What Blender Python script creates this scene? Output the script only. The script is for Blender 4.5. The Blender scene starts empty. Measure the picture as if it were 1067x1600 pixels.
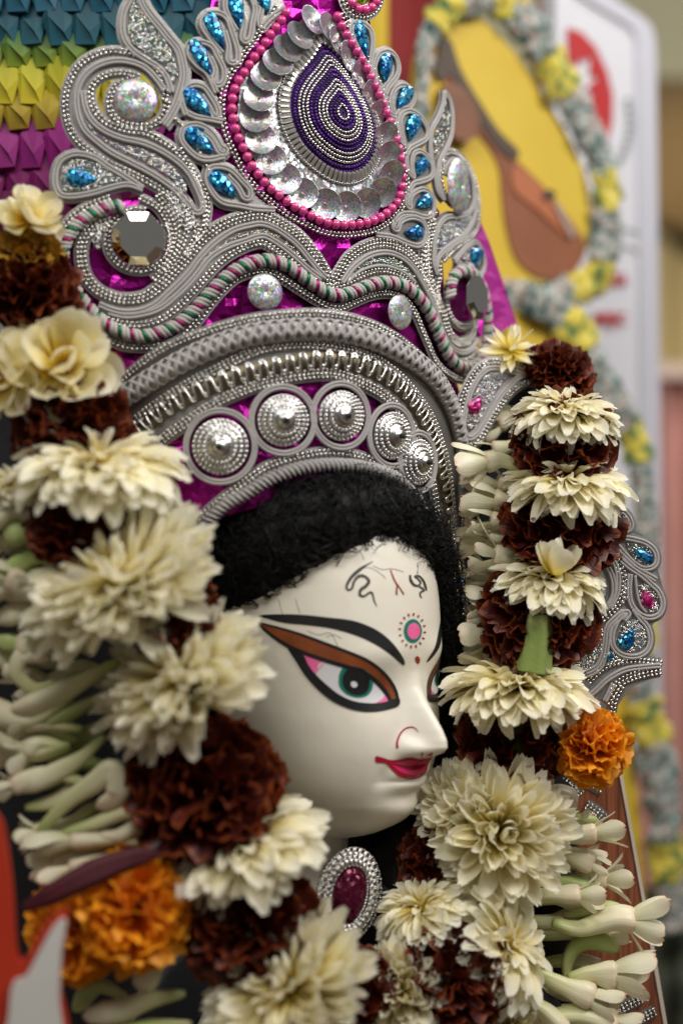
import bpy, bmesh, math, random
import numpy as np
from math import radians as R, sin, cos, pi
from mathutils import Vector, Matrix, noise
from mathutils.bvhtree import BVHTree
from mathutils.geometry import delaunay_2d_cdt

random.seed(7)
scene = bpy.context.scene
COL = scene.collection

# ---------------------------------------------------------------- camera
K, D0 = 0.0005, 1.2            # metres per photo pixel on the plane y=0; camera stands D0 in front of it
CAM = Vector((0, -D0, 0))
cd = bpy.data.cameras.new("camera")
cam = bpy.data.objects.new("camera", cd)
COL.objects.link(cam)
cam.location = CAM
cam.rotation_euler = (R(90), 0, 0)
cd.sensor_fit = 'VERTICAL'
cd.sensor_height = 36
cd.sensor_width = 24
cd.lens = 36 * D0 / (1600 * K)
cd.clip_start, cd.clip_end = 0.02, 60
cd.dof.use_dof = True
cd.dof.focus_distance = D0 + 0.035
cd.dof.aperture_fstop = 1.75
scene.camera = cam

# ---------------------------------------------------------------- light (a hall: key lamp plus added fills, no sun)
w = bpy.data.worlds.new("World")
scene.world = w
w.use_nodes = True
w.node_tree.nodes["Background"].inputs[0].default_value = (0.95, 0.92, 0.86, 1)
w.node_tree.nodes["Background"].inputs[1].default_value = 0.14

def area(name, loc, target, size, power, col, sy=None):
    l = bpy.data.lights.new(name, 'AREA')
    l.shape = 'RECTANGLE'
    l.size, l.size_y = size, sy or size
    l.energy, l.color = power, col
    o = bpy.data.objects.new(name, l)
    COL.objects.link(o)
    o.location = loc
    o.rotation_euler = (Vector(target) - Vector(loc)).to_track_quat('-Z', 'Y').to_euler()
    return o
area("tent_opening_light", (1.15, -0.75, 1.35), (0.05, 0.0, 0.05), 1.0, 29, (1.0, 0.965, 0.92), 0.7)
area("fill_light_front", (-0.45, -1.25, 1.6), (-0.15, 0.0, -0.05), 1.3, 19, (1.0, 0.975, 0.93), 0.5)  # added fill from the upper left front, no lamp is known there
area("fill_light_boards", (1.1, 0.75, 1.6), (0.55, 1.6, 0.2), 0.8, 17, (1.0, 0.97, 0.95), 0.5)  # added fill to brighten the boards behind, not a lamp of the hall

area("fill_light_wall", (1.7, 2.9, -0.7), (2.4, 5.6, 0.2), 0.9, 75, (1.0, 0.95, 0.86), 0.5)  # lamp added low down only to brighten the cream wall

vs = scene.view_settings
vs.view_transform = 'Standard'
vs.look = 'None'
vs.exposure = 0.12
vs.gamma = 1.0
scene.cycles.max_bounces = 6
scene.cycles.use_denoising = True

# ---------------------------------------------------------------- helpers
def V(*a): return Vector(a)
def at(px, py, y=0.0):
    """point of the place that the photo shows at pixel (px,py), y metres behind the focus sheet"""
    s = K * (D0 + y) / D0
    return Vector(((px - 533.5) * s, y, (800 - py) * s))
def sc(y): return K * (D0 + y) / D0

def link(o, parent=None):
    COL.objects.link(o)
    if parent is not None:
        o.parent = parent
        o.matrix_parent_inverse = parent.matrix_world.inverted() if False else Matrix.Identity(4)
    return o
def tag(o, label=None, cat=None, group=None, kind=None):
    if label: o['label'] = label
    if cat: o['category'] = cat
    if group: o['group'] = group
    if kind: o['kind'] = kind
    return o
def thing(name, label, cat, group=None):
    o = bpy.data.objects.new(name, None)
    o.empty_display_size = 0.02
    COL.objects.link(o)
    return tag(o, label, cat, group)
def node(name, parent):
    o = bpy.data.objects.new(name, None)
    o.empty_display_size = 0.01
    return link(o, parent)

class MB:
    """collects vertices and faces into ONE mesh"""
    def __init__(s): s.v, s.f, s.uv, s.mi, s.n = [], [], [], [], 0
    def add(s, v, f, uv=None, mi=0):
        v = np.asarray(v, float).reshape(-1, 3)
        s.v.append(v)
        for q in f:
            s.f.append(tuple(int(i) + s.n for i in q)); s.mi.append(mi)
        s.uv.append(np.asarray(uv, float) if uv is not None else np.zeros((len(v), 2)))
        s.n += len(v)
    def mesh(s, name, mats, smooth=True):
        me = bpy.data.meshes.new(name)
        vv = np.concatenate(s.v) if s.v else np.zeros((0, 3))
        me.from_pydata(vv.tolist(), [], s.f)
        for m in (mats if isinstance(mats, (list, tuple)) else [mats]): me.materials.append(m)
        me.polygons.foreach_set('use_smooth', [smooth] * len(me.polygons))
        me.polygons.foreach_set('material_index', s.mi)
        uvl = me.uv_layers.new(name='UVMap')
        uv = np.concatenate(s.uv) if s.uv else np.zeros((0, 2))
        li = np.zeros(len(me.loops), dtype=np.int32)
        me.loops.foreach_get('vertex_index', li)
        uvl.data.foreach_set('uv', uv[li].ravel())
        me.update()
        return me
    def build(s, name, mats, parent=None, smooth=True, kind=None):
        o = bpy.data.objects.new(name, s.mesh(name, mats, smooth))
        link(o, parent)
        if kind: o['kind'] = kind
        return o

def grid_faces(nu, nv, cu=False, cv=False):
    f = []
    for i in range(nu if cu else nu - 1):
        for j in range(nv if cv else nv - 1):
            a, b = i * nv + j, i * nv + (j + 1) % nv
            c, d = ((i + 1) % nu) * nv + (j + 1) % nv, ((i + 1) % nu) * nv + j
            f.append((a, b, c, d))
    return f

def catmull(pts, step=3.0, closed=False):
    p = [np.array(q, float) for q in pts]
    n = len(p)
    if n < 3 and not closed:
        k = max(2, int(np.linalg.norm(p[1] - p[0]) / step))
        return np.array([p[0] + (p[1] - p[0]) * i / k for i in range(k + 1)])
    out = []
    for i in range(n if closed else n - 1):
        if closed: a, b, c, d = p[i - 1], p[i], p[(i + 1) % n], p[(i + 2) % n]
        else:
            b, c = p[i], p[i + 1]
            a = p[i - 1] if i else 2 * b - c
            d = p[i + 2] if i + 2 < n else 2 * c - b
        k = max(1, int(np.linalg.norm(c - b) / step))
        for j in range(k):
            t = j / k
            out.append(0.5 * (2 * b + (c - a) * t + (2 * a - 5 * b + 4 * c - d) * t * t + (3 * b - a - 3 * c + d) * t ** 3))
    if not closed: out.append(p[-1])
    return np.array(out)

def unit(a):
    return a / np.maximum(np.linalg.norm(a, axis=-1, keepdims=True), 1e-12)
def tangents(p, closed=False):
    if closed: return unit(np.roll(p, -1, 0) - np.roll(p, 1, 0))
    return unit(np.gradient(p, axis=0))
def resample(p, n_, spacing, closed=False):
    """points (and normals) every spacing metres along p"""
    if closed:
        p = np.vstack([p, p[:1]]); n_ = np.vstack([n_, n_[:1]])
    d = np.r_[0, np.cumsum(np.linalg.norm(np.diff(p, axis=0), axis=1))]
    k = max(2, int(round(d[-1] / spacing)))
    t = np.linspace(0, d[-1], k + 1)
    if closed: t = t[:-1]
    q = np.stack([np.interp(t, d, p[:, i]) for i in range(3)], 1)
    m = np.stack([np.interp(t, d, n_[:, i]) for i in range(3)], 1)
    return q, unit(m)

class Cyl:
    """upright cylinder; maps photo pixels onto its front and back to real places"""
    def __init__(s, ax, ay, r): s.ax, s.ay, s.r = ax, ay, r
    def hit(s, px, py):
        d = at(px, py) - CAM
        ox, oy = CAM.x - s.ax, CAM.y - s.ay
        a = d.x * d.x + d.y * d.y; b = 2 * (ox * d.x + oy * d.y); c = ox * ox + oy * oy - s.r * s.r
        disc = b * b - 4 * a * c
        t = (-b - math.sqrt(max(disc, 0.0))) / (2 * a)
        p = CAM + d * t
        n = Vector((p.x - s.ax, p.y - s.ay, 0)).normalized()
        return p, n
class Pln:
    def __init__(s, o, n): s.o, s.n = Vector(o), Vector(n).normalized()
    def hit(s, px, py):
        d = at(px, py) - CAM
        t = (s.o - CAM).dot(s.n) / d.dot(s.n)
        return CAM + d * t, s.n
def onto(surf, pts2, lift=0.0):
    P, N = [], []
    for x, y in pts2:
        p, n = surf.hit(x, y); P.append(p + n * lift); N.append(n)
    return np.array(P), np.array(N)
def path(surf, pts, lift=0.0, closed=False, step=3.0):
    return onto(surf, catmull(pts, step, closed), lift)
def shift(P, N, off, closed=False):
    T = tangents(P, closed)
    return P + unit(np.cross(N, T)) * off

def sweep(mb, P, N, prof, closed=False, uv=None, mi=0, twist=0.0, taper=None):
    """profile [(lateral, outward)] carried along P"""
    T = tangents(P, closed)
    L = unit(np.cross(N, T)); M = unit(np.cross(T, L))
    pr = np.array(prof, float); m = len(pr); n = len(P)
    d = np.r_[0, np.cumsum(np.linalg.norm(np.diff(P, axis=0), axis=1))]
    vv = np.zeros((n, m, 3)); uvs = np.zeros((n, m, 2))
    for i in range(n):
        a, b = pr[:, 0], pr[:, 1]
        if twist:
            th = twist * d[i]; a, b = a * cos(th) - b * sin(th), a * sin(th) + b * cos(th)
        if taper is not None: a, b = a * taper[i], b * taper[i]
        vv[i] = P[i] + np.outer(a, L[i]) + np.outer(b, M[i])
        uvs[i, :, 0] = np.linspace(0, 1, m); uvs[i, :, 1] = d[i] * 100
    f = grid_faces(n, m, closed, True)
    if not closed:
        f.append(tuple(range(m))[::-1]); f.append(tuple((n - 1) * m + i for i in range(m)))
    mb.add(vv.reshape(-1, 3), f, uvs.reshape(-1, 2), mi)
def ring(r, k=8, rx=None):
    return [((rx or r) * cos(2 * pi * i / k), r * sin(2 * pi * i / k)) for i in range(k)]

def ellipsoid(nu=4, nv=6):
    v = [(0, 0, 1)]
    for i in range(1, nu):
        for j in range(nv):
            a, b = pi * i / nu, 2 * pi * j / nv
            v.append((sin(a) * cos(b), sin(a) * sin(b), cos(a)))
    v.append((0, 0, -1))
    f = [(0, 1 + j, 1 + (j + 1) % nv) for j in range(nv)]
    for i in range(nu - 2):
        for j in range(nv):
            a = 1 + i * nv + j; b = 1 + i * nv + (j + 1) % nv
            f.append((a, a + nv, b + nv, b))
    e = len(v) - 1; s = 1 + (nu - 2) * nv
    f += [(e, s + (j + 1) % nv, s + j) for j in range(nv)]
    return np.array(v), f
E46 = ellipsoid(4, 6)
E35 = ellipsoid(3, 5)
E69 = ellipsoid(8, 12)
def stamps(mb, tv, tf, C, X, Y, Z, mi=0):
    """copies of a template at every C with axes X,Y,Z (arrays n x 3), joined"""
    n, m = len(C), len(tv)
    vv = C[:, None, :] + tv[None, :, 0:1] * X[:, None] + tv[None, :, 1:2] * Y[:, None] + tv[None, :, 2:3] * Z[:, None]
    ff = [tuple(i + k * m for i in q) for k in range(n) for q in tf]
    mb.add(vv.reshape(-1, 3), ff, None, mi)
def beads(mb, P, N, spacing=0.0026, rl=0.0014, rw=0.0011, slant=0.35, closed=False, mi=0, tpl=None):
    q, n_ = resample(P, N, spacing, closed)
    T = tangents(q, closed); L = unit(np.cross(n_, T)); M = unit(np.cross(T, L))
    T2 = unit(T + L * slant); L2 = unit(np.cross(M, T2))
    tv, tf = tpl or E35
    stamps(mb, tv, tf, q, M * rw, L2 * rw, T2 * rl, mi)

def fill(surf, poly, lift, stepd=8.0, jitter=0.0):
    """polygon in photo pixels laid on the surface as a fine sheet"""
    poly = [tuple(map(float, p)) for p in poly]
    xs, ys = [p[0] for p in poly], [p[1] for p in poly]
    def inside(x, y):
        c = False; j = len(poly) - 1
        for i in range(len(poly)):
            xi, yi = poly[i]; xj, yj = poly[j]
            if (yi > y) != (yj > y) and x < (xj - xi) * (y - yi) / (yj - yi) + xi: c = not c
            j = i
        return c
    pts = [Vector(p) for p in poly]; nb = len(pts)
    x = min(xs) + stepd / 2
    while x < max(xs):
        y = min(ys) + stepd / 2
        while y < max(ys):
            xx, yy = x + random.uniform(-.2, .2) * stepd, y + random.uniform(-.2, .2) * stepd
            if inside(xx, yy): pts.append(Vector((xx, yy)))
            y += stepd
        x += stepd
    vs_, _, fs, *_ = delaunay_2d_cdt(pts, [(i, (i + 1) % nb) for i in range(nb)], [], 1, 1e-4)
    out = []
    for p in vs_:
        r = surf.hit(p.x, p.y)
        if r is None: out.append(None); continue
        h = jitter * (noise.noise(Vector((p.x * .035, p.y * .035, 3.1))) + .6 * noise.noise(Vector((p.x * .09, p.y * .09, 9.1)))) if jitter else 0
        out.append(r[0] + r[1] * (lift + h))
    good = [f for f in fs if all(out[i] is not None for i in f)]
    # pixel y runs downward: turn the faces outward
    good = [tuple(reversed(f)) for f in good]
    return [(o if o is not None else Vector((0, 0, 0))) for o in out], good, vs_

# ---------------------------------------------------------------- materials
def mat(name, col, rough=0.5, metal=0.0, var=None, bump=None, sheen=0.0, coat=0.0, spec=0.5, sss=0.0):
    m = bpy.data.materials.new(name); m.use_nodes = True
    nt = m.node_tree; b = nt.nodes['Principled BSDF']
    b.inputs['Base Color'].default_value = (*col, 1)
    b.inputs['Roughness'].default_value = rough
    b.inputs['Metallic'].default_value = metal
    b.inputs['Sheen Weight'].default_value = sheen
    b.inputs['Coat Weight'].default_value = coat
    b.inputs['Coat Roughness'].default_value = 0.08
    b.inputs['Specular IOR Level'].default_value = spec
    if var:
        sc_, amt, col2 = var
        tc = nt.nodes.new('ShaderNodeTexCoord'); nz = nt.nodes.new('ShaderNodeTexNoise')
        nz.inputs['Scale'].default_value = sc_; nz.inputs['Detail'].default_value = 5
        nt.links.new(tc.outputs['Object'], nz.inputs['Vector'])
        rp = nt.nodes.new('ShaderNodeValToRGB')
        rp.color_ramp.elements[0].position = .5 - amt; rp.color_ramp.elements[1].position = .5 + amt
        rp.color_ramp.elements[0].color = (*col, 1); rp.color_ramp.elements[1].color = (*col2, 1)
        nt.links.new(nz.outputs['Fac'], rp.inputs['Fac'])
        nt.links.new(rp.outputs['Color'], b.inputs['Base Color'])
    if bump:
        sc_, st, dist = bump
        tc = nt.nodes.new('ShaderNodeTexCoord'); nz = nt.nodes.new('ShaderNodeTexNoise')
        nz.inputs['Scale'].default_value = sc_; nz.inputs['Detail'].default_value = 4
        bp = nt.nodes.new('ShaderNodeBump'); bp.inputs['Strength'].default_value = st; bp.inputs['Distance'].default_value = dist
        nt.links.new(tc.outputs['Object'], nz.inputs['Vector'])
        nt.links.new(nz.outputs['Fac'], bp.inputs['Height'])
        nt.links.new(bp.outputs['Normal'], b.inputs['Normal'])
    return m
def rgb(r, g, b):
    return tuple(((c / 255) / 12.92 if c / 255 <= .04045 else ((c / 255 + .055) / 1.055) ** 2.4) for c in (r, g, b))
def island_mat(name, cols, rough=.3, metal=1.0, hue=0.0):
    """each bead its own colour of a small set"""
    m = mat(name, cols[0], rough, metal); nt = m.node_tree; b = nt.nodes['Principled BSDF']
    g = nt.nodes.new('ShaderNodeNewGeometry'); rp = nt.nodes.new('ShaderNodeValToRGB')
    rp.color_ramp.interpolation = 'CONSTANT'
    el = rp.color_ramp.elements
    while len(el) < len(cols): el.new(0.5)
    for i, c in enumerate(cols): el[i].position = i / len(cols); el[i].color = (*c, 1)
    nt.links.new(g.outputs['Random Per Island'], rp.inputs['Fac'])
    nt.links.new(rp.outputs['Color'], b.inputs['Base Color'])
    return m
def flake_mat(name, base, scale, amt, rough, metal=.9, sat=.5, bump=.6):
    """holographic foil: little flakes, each with its own tint and tilt"""
    m = mat(name, base, rough, metal); nt = m.node_tree; b = nt.nodes['Principled BSDF']
    tc = nt.nodes.new('ShaderNodeTexCoord'); vo = nt.nodes.new('ShaderNodeTexVoronoi'); vo.inputs['Scale'].default_value = scale
    nt.links.new(tc.outputs['Object'], vo.inputs['Vector'])
    hs = nt.nodes.new('ShaderNodeHueSaturation'); hs.inputs['Saturation'].default_value = sat; hs.inputs['Value'].default_value = 1.15
    nt.links.new(vo.outputs['Color'], hs.inputs['Color'])
    mx = nt.nodes.new('ShaderNodeMix'); mx.data_type = 'RGBA'; mx.inputs['Factor'].default_value = amt
    mx.inputs['A'].default_value = (*base, 1)
    nt.links.new(hs.outputs['Color'], mx.inputs['B']); nt.links.new(mx.outputs['Result'], b.inputs['Base Color'])
    # tilt of every flake
    sp = nt.nodes.new('ShaderNodeVectorMath'); sp.operation = 'SUBTRACT'; sp.inputs[1].default_value = (.5, .5, .5)
    nt.links.new(vo.outputs['Color'], sp.inputs[0])
    sl = nt.nodes.new('ShaderNodeVectorMath'); sl.operation = 'SCALE'; sl.inputs['Scale'].default_value = bump
    nt.links.new(sp.outputs[0], sl.inputs[0])
    ge = nt.nodes.new('ShaderNodeNewGeometry')
    ad = nt.nodes.new('ShaderNodeVectorMath'); ad.operation = 'ADD'
    nt.links.new(ge.outputs['Normal'], ad.inputs[0]); nt.links.new(sl.outputs[0], ad.inputs[1])
    no = nt.nodes.new('ShaderNodeVectorMath'); no.operation = 'NORMALIZE'
    nt.links.new(ad.outputs[0], no.inputs[0]); nt.links.new(no.outputs[0], b.inputs['Normal'])
    return m
# ================================================================ the room behind
M_wall = mat('wall_paint_cream', rgb(222, 198, 140), .8, var=(2.2, .3, rgb(208, 184, 126)), bump=(60, .15, .002))
M_ceil = mat('ceiling_paint', rgb(214, 208, 172), .85, var=(1.5, .3, rgb(196, 190, 156)))
def box(mb, lo, hi, mi=0):
    x0, y0, z0 = lo; x1, y1, z1 = hi
    v = [(x0, y0, z0), (x1, y0, z0), (x1, y1, z0), (x0, y1, z0), (x0, y0, z1), (x1, y0, z1), (x1, y1, z1), (x0, y1, z1)]
    mb.add(v, [(3, 2, 1, 0), (4, 5, 6, 7), (0, 1, 5, 4), (1, 2, 6, 5), (2, 3, 7, 6), (3, 0, 4, 7)], None, mi)
def prism(mb, plan, z0, z1, mi=0):
    n = len(plan)
    v = [(x, y, z0) for x, y in plan] + [(x, y, z1) for x, y in plan]
    mb.add(v, [tuple(range(n))[::-1], tuple(range(n, 2 * n))] + [(i, (i + 1) % n, n + (i + 1) % n, n + i) for i in range(n)], None, mi)
def pl(px, y):
    return (at(px, 800, y).x, y)
def zz(py, y): return at(0, py, y).z
# oblique back wall, soffit over it, floor, ceiling
a, b, c, d = pl(300, 4.9), pl(1018, 5.2), pl(1075, 5.9), pl(1250, 6.2)
mb = MB(); prism(mb, [a, b, c, d, (d[0], d[1] + .1), (c[0] - .05, c[1] + .12), (b[0] - .05, b[1] + .12), (a[0], a[1] + .1)], -1.5, 2.0)
tag(mb.build('wall', M_wall, smooth=False), 'cream painted hall wall far behind the boards', None, None, 'structure')
e, f_ = pl(300, 2.95), pl(1300, 3.1)
mb = MB(); prism(mb, [e, f_, (f_[0] + .3, 6.3), (d[0], 6.3), a], zz(112, 3.02), 1.995)
tag(mb.build('ceiling', M_ceil, smooth=False), 'pale dropped ceiling above the cream wall', None, None, 'structure')
mb = MB(); prism(mb, [(e[0], e[1] + .02), (f_[0], f_[1] + .02), (f_[0] + .28, 6.2), (d[0], 6.2), (a[0], a[1] - .01)], zz(112, 3.02) - .03, zz(112, 3.02) - .003)
tag(mb.build('ceiling_soffit', mat('soffit_brown', rgb(134, 110, 72), .7, var=(3, .3, rgb(118, 96, 62))), smooth=False), 'brown soffit under the dropped ceiling', None, None, 'structure')  # thin brown panel under the whole dropped ceiling
mb = MB(); box(mb, (-4, -4, -1.62), (5, 7, -1.502))
tag(mb.build('floor', mat('floor_tiles', rgb(120, 100, 85), .5), smooth=False), 'brown hall floor', None, None, 'structure')

# pink curtain at the right, hanging in folds below a pale rail
cur = thing('curtain', 'dusty pink curtain hanging in folds behind the white board, right edge', 'curtain')
M_cur = mat('curtain_cloth', rgb(198, 140, 128), .85, var=(6, .25, rgb(214, 160, 150)), bump=(300, .2, .001), sheen=.3)
xs = np.linspace(at(985, 0, 1.9).x, at(1240, 0, 1.9).x, 90); zs = np.linspace(zz(1395, 1.9), zz(590, 1.9), 30)
v = [(x, 1.9 + .02 * sin(x * 85 + .6 * sin(z * 5)) + .012 * sin(x * 170 + 2), z) for x in xs for z in zs]
mb = MB(); mb.add(v, grid_faces(90, 30)); mb.build('cloth', M_cur, cur)
mb = MB(); box(mb, (at(985, 0, 1.88).x, 1.85, zz(592, 1.88)), (at(1240, 0, 1.88).x, 1.93, zz(570, 1.88)))
mb.build('rail', mat('rail_paint', rgb(222, 196, 178), .6), cur, False)
# dark leafy green cloth low at the right
mb = MB()
xs = np.linspace(at(960, 0, 1.2).x, at(1240, 0, 1.2).x, 80); zs = np.linspace(zz(1900, 1.2), zz(1385, 1.2), 24)
v = [(x, 1.2 + .012 * sin(x * 120 + z * 3) + .01 * sin(z * 60), z) for x in xs for z in zs]
mb.add(v, grid_faces(80, 24))
m = mat('dark_print_cloth', rgb(38, 46, 34), .9, var=(26, .12, rgb(96, 100, 84)))
tag(mb.build('drape', m), 'dark green printed drape at the bottom right corner behind the flowers', 'drape')
# ================================================================ the goddess statue: head, hair, neck
HY = 0.045                                   # depth of the axis of the head
YAW = R(50)
FW = Vector((sin(YAW), -cos(YAW), 0)); LT = Vector((cos(YAW), sin(YAW), 0))
hs = sc(HY - .02)
HC = at(503, 800, HY)                        # axis of the head
def hz(py): return (800 - py) * hs
tab = [ # photo row, half width, front, back (pixels)
    (742, 6, 6, 6), (750, 45, 50, 45), (770, 88, 98, 92), (810, 132, 148, 140), (860, 156, 176, 165), (920, 165, 188, 175), (985, 168, 192, 175),
    (1050, 168, 189, 168), (1100, 166, 187, 158), (1150, 159, 185, 145), (1200, 144, 181, 125), (1240, 122, 170, 105), (1270, 94, 148, 88),
    (1292, 66, 112, 70), (1306, 40, 70, 50), (1314, 6, 10, 10)]
tp = np.array(tab, float)
def interp(rows, col):
    # smooth (pchip-like) interpolation
    x, y = tp[:, 0], tp[:, col]
    r = np.clip(rows, x[0], x[-1])
    h = np.diff(x); dl = np.diff(y) / h
    m = np.zeros(len(x)); m[1:-1] = np.where(dl[:-1] * dl[1:] > 0, 2 * dl[:-1] * dl[1:] / np.where(np.abs(dl[:-1] + dl[1:]) < 1e-9, 1, dl[:-1] + dl[1:]), 0)
    m[0], m[-1] = dl[0], dl[-1]
    i = np.clip(np.searchsorted(x, r) - 1, 0, len(x) - 2); t = (r - x[i]) / h[i]
    return (2*t**3-3*t**2+1)*y[i] + (t**3-2*t**2+t)*h[i]*m[i] + (-2*t**3+3*t**2)*y[i+1] + (t**3-t**2)*h[i]*m[i+1]
NU, NV = 260, 300
# rows denser at the ends of the egg
s = np.linspace(0, 1, NU); rows = 742 + (1314 - 742) * (0.5 - 0.5 * np.cos(pi * s)) * .35 + (1314 - 742) * s * .65
ang = np.linspace(-pi, pi, NV, endpoint=False)
RW, AN = np.meshgrid(rows, ang, indexing='ij')
W_, F_, B_ = interp(RW, 1), interp(RW, 2), interp(RW, 3)
ex = 0.92
l = W_ * np.sign(np.sin(AN)) * np.abs(np.sin(AN)) ** ex
f = np.where(np.cos(AN) > 0, F_, B_) * np.sign(np.cos(AN)) * np.abs(np.cos(AN)) ** 0.95
r = RW.copy()
front = np.clip(np.cos(AN) * 1.6, 0, 1)
def G(l0, sl, r0, su, sd=None):
    sd = sd or su
    su_ = np.where(r < r0, su, sd)
    return np.exp(-((l - l0) / sl) ** 2 - ((r - r0) / su_) ** 2)
l0_ = l.copy()
# nose: ridge that rises to the tip and turns under
hr = np.interp(r, [1010, 1040, 1062, 1085, 1105, 1125, 1140, 1151, 1159, 1166, 1172, 1179], [0, 2, 7, 19, 34, 49, 57, 58, 51, 34, 14, 0])
wr = np.interp(r, [1010, 1060, 1100, 1130, 1150, 1165, 1182], [14, 15, 17, 20, 23, 24, 22])
d = hr * np.exp(-np.abs(l / wr) ** 2.2)
d += 17 * (np.exp(-((l - 29) / 13) ** 2) + np.exp(-((l + 29) / 13) ** 2)) * np.exp(-((r - 1154) / 15) ** 2)
# sockets, brow, cheeks, lips, chin
d += -9 * (G(66, 36, 1066, 30) + G(-66, 36, 1066, 30)) + 4 * (G(70, 60, 1010, 20) + G(-70, 60, 1010, 20))
d += -5 * G(0, 40, 1040, 34)
d += 7 * (G(78, 45, 1150, 50) + G(-78, 45, 1150, 50))
d += 9 * G(0, 44, 1192, 12, 9) + 9 * G(0, 34, 1212, 10) - 5 * G(0, 40, 1203.5, 3.2) - 3 * G(0, 7, 1180, 8)
d += -4.5 * G(0, 44, 1230, 12) + 9 * G(0, 48, 1258, 26)
d += -5 * (G(58, 12, 1196, 16) + G(-58, 12, 1196, 16))
f = f + d * front
# down-tilt of the nose tip
zrow = r + 0 * np.exp(-((r - 1152) / 16) ** 2) * np.exp(-(l / 22) ** 2) * front
HV = np.zeros((NU, NV, 3))
for k in range(3):
    HV[..., k] = HC[k] + (l * LT[k] + f * FW[k]) * hs
HV[..., 2] = (800 - zrow) * hs
# neck joins on below as one surface
hf = grid_faces(NU, NV, False, True)
hverts = HV.reshape(-1, 3)
HEAD = BVHTree.FromPolygons([tuple(p) for p in hverts], hf)
class Head:
    def hit(s, px, py):
        dr = (at(px, py) - CAM).normalized()
        p, n, i, t = HEAD.ray_cast(CAM, dr)
        if p is None: return None
        if n.dot(dr) > 0: n = -n
        return p, n
HEADS = Head()
def head_lr(px, py):
    p, n = HEADS.hit(px, py)
    q = (p - HC); return q.dot(LT), p.z, p
class HeadLocal:
    """the mirrored side: photo pixel of the near half -> same place on the far half"""
    def hit(s, px, py):
        h = HEADS.hit(px, py)
        if h is None: return None
        q = h[0] - HC
        la, fo = q.dot(LT), q.dot(FW)
        o = HC + LT * (-la) + FW * (fo + .08); o.z = h[0].z
        p, n, i, t = HEAD.ray_cast(o, -FW)
        if p is None: return None
        if n.dot(FW) < 0: n = -n
        return p, n
MIRR = HeadLocal()

M_face = mat('painted_clay_skin', rgb(244, 239, 226), .4, var=(26, .3, rgb(236, 228, 210)), bump=(85, .2, .0016), coat=.1)
statue = thing('goddess_statue', 'painted clay goddess face with black curly hair, framed by the flower garlands', 'statue')
mb = MB(); mb.add(hverts, hf)
# neck
nk = []
for py, rad in ((1240, 62), (1300, 60), (1340, 60), (1400, 66), (1470, 95), (1560, 170), (1700, 230)):
    for j in range(48):
        a_ = 2 * pi * j / 48
        nk.append((HC.x - FW.x * .012 + rad * hs * cos(a_), HC.y - FW.y * .012 + .9 * rad * hs * sin(a_), (800 - py) * hs))
mb.add(nk, [tuple(reversed(q)) for q in grid_faces(7, 48, False, True)])
head = mb.build('head', M_face, statue)

def P_(x, y): return (390 + x / 3.334, 860 + y / 3.334)      # tracing sheet of the face
def paint(name, pts, m, lift=.0003, closed_curve=True, surf=HEADS, parent=None, stepd=4.0, smooth=True):
    poly = catmull(pts, 2.0, True) if closed_curve else pts
    vv, ff, _ = fill(surf, [tuple(p) for p in poly], lift, stepd)
    if not ff: return None
    if surf is MIRR: ff = [tuple(reversed(q)) for q in ff]
    mb = MB(); mb.add([tuple(p) for p in vv], ff)
    return mb.build(name, m, parent or head)
def stroke(name, pts, wpx, m, lift=.0004, surf=HEADS, parent=None):
    """brush line of changing width"""
    c = catmull([(p[0], p[1]) for p in pts], 1.5)
    ws = np.interp(np.linspace(0, 1, len(c)), np.linspace(0, 1, len(wpx)), wpx) if isinstance(wpx, (list, tuple)) else np.full(len(c), wpx)
    t = unit(np.gradient(c, axis=0)); nrm = np.stack([-t[:, 1], t[:, 0]], 1)
    L, Rr = c + nrm * ws[:, None] / 2, c - nrm * ws[:, None] / 2
    v, fs = [], []
    for i in range(len(c)):
        row = [surf.hit(*(L[i] + (Rr[i] - L[i]) * k / 2)) for k in range(3)]
        v.append([None if h is None else h[0] + h[1] * lift for h in row])
    mb = MB(); flat = [p if p is not None else Vector((0, 0, 0)) for r_ in v for p in r_]
    for i in range(len(c) - 1):
        for k in range(2):
            q = [(i, k), (i, k + 1), (i + 1, k + 1), (i + 1, k)]
            if all(v[a][b] is not None for a, b in q): fs.append(tuple(a * 3 + b for a, b in q))
    mb.add([tuple(p) for p in flat], fs)
    return mb.build(name, m, parent or head)
M_black = mat('paint_black', rgb(22, 22, 24), .42, var=(120, .3, rgb(34, 34, 36)))
M_grey = mat('paint_thin_black', rgb(92, 88, 82), .55, var=(240, .25, rgb(50, 48, 46)))
M_brown = mat('paint_brown', rgb(150, 78, 36), .5, var=(60, .3, rgb(112, 54, 26)))
M_white = mat('paint_eye_white', rgb(226, 224, 226), .45)
M_pink = mat('paint_pink', rgb(246, 84, 156), .45, var=(70, .4, rgb(250, 140, 190)))
M_teal = mat('paint_teal', rgb(22, 122, 104), .45)
M_red = mat('paint_red', rgb(176, 24, 48), .38)
M_lip = mat('paint_lip_pink', rgb(222, 44, 108), .36)
M_dkred = mat('paint_dark_red', rgb(150, 32, 34), .5)
M_shade = mat('paint_pale_lid', rgb(196, 190, 164), .5)

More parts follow.
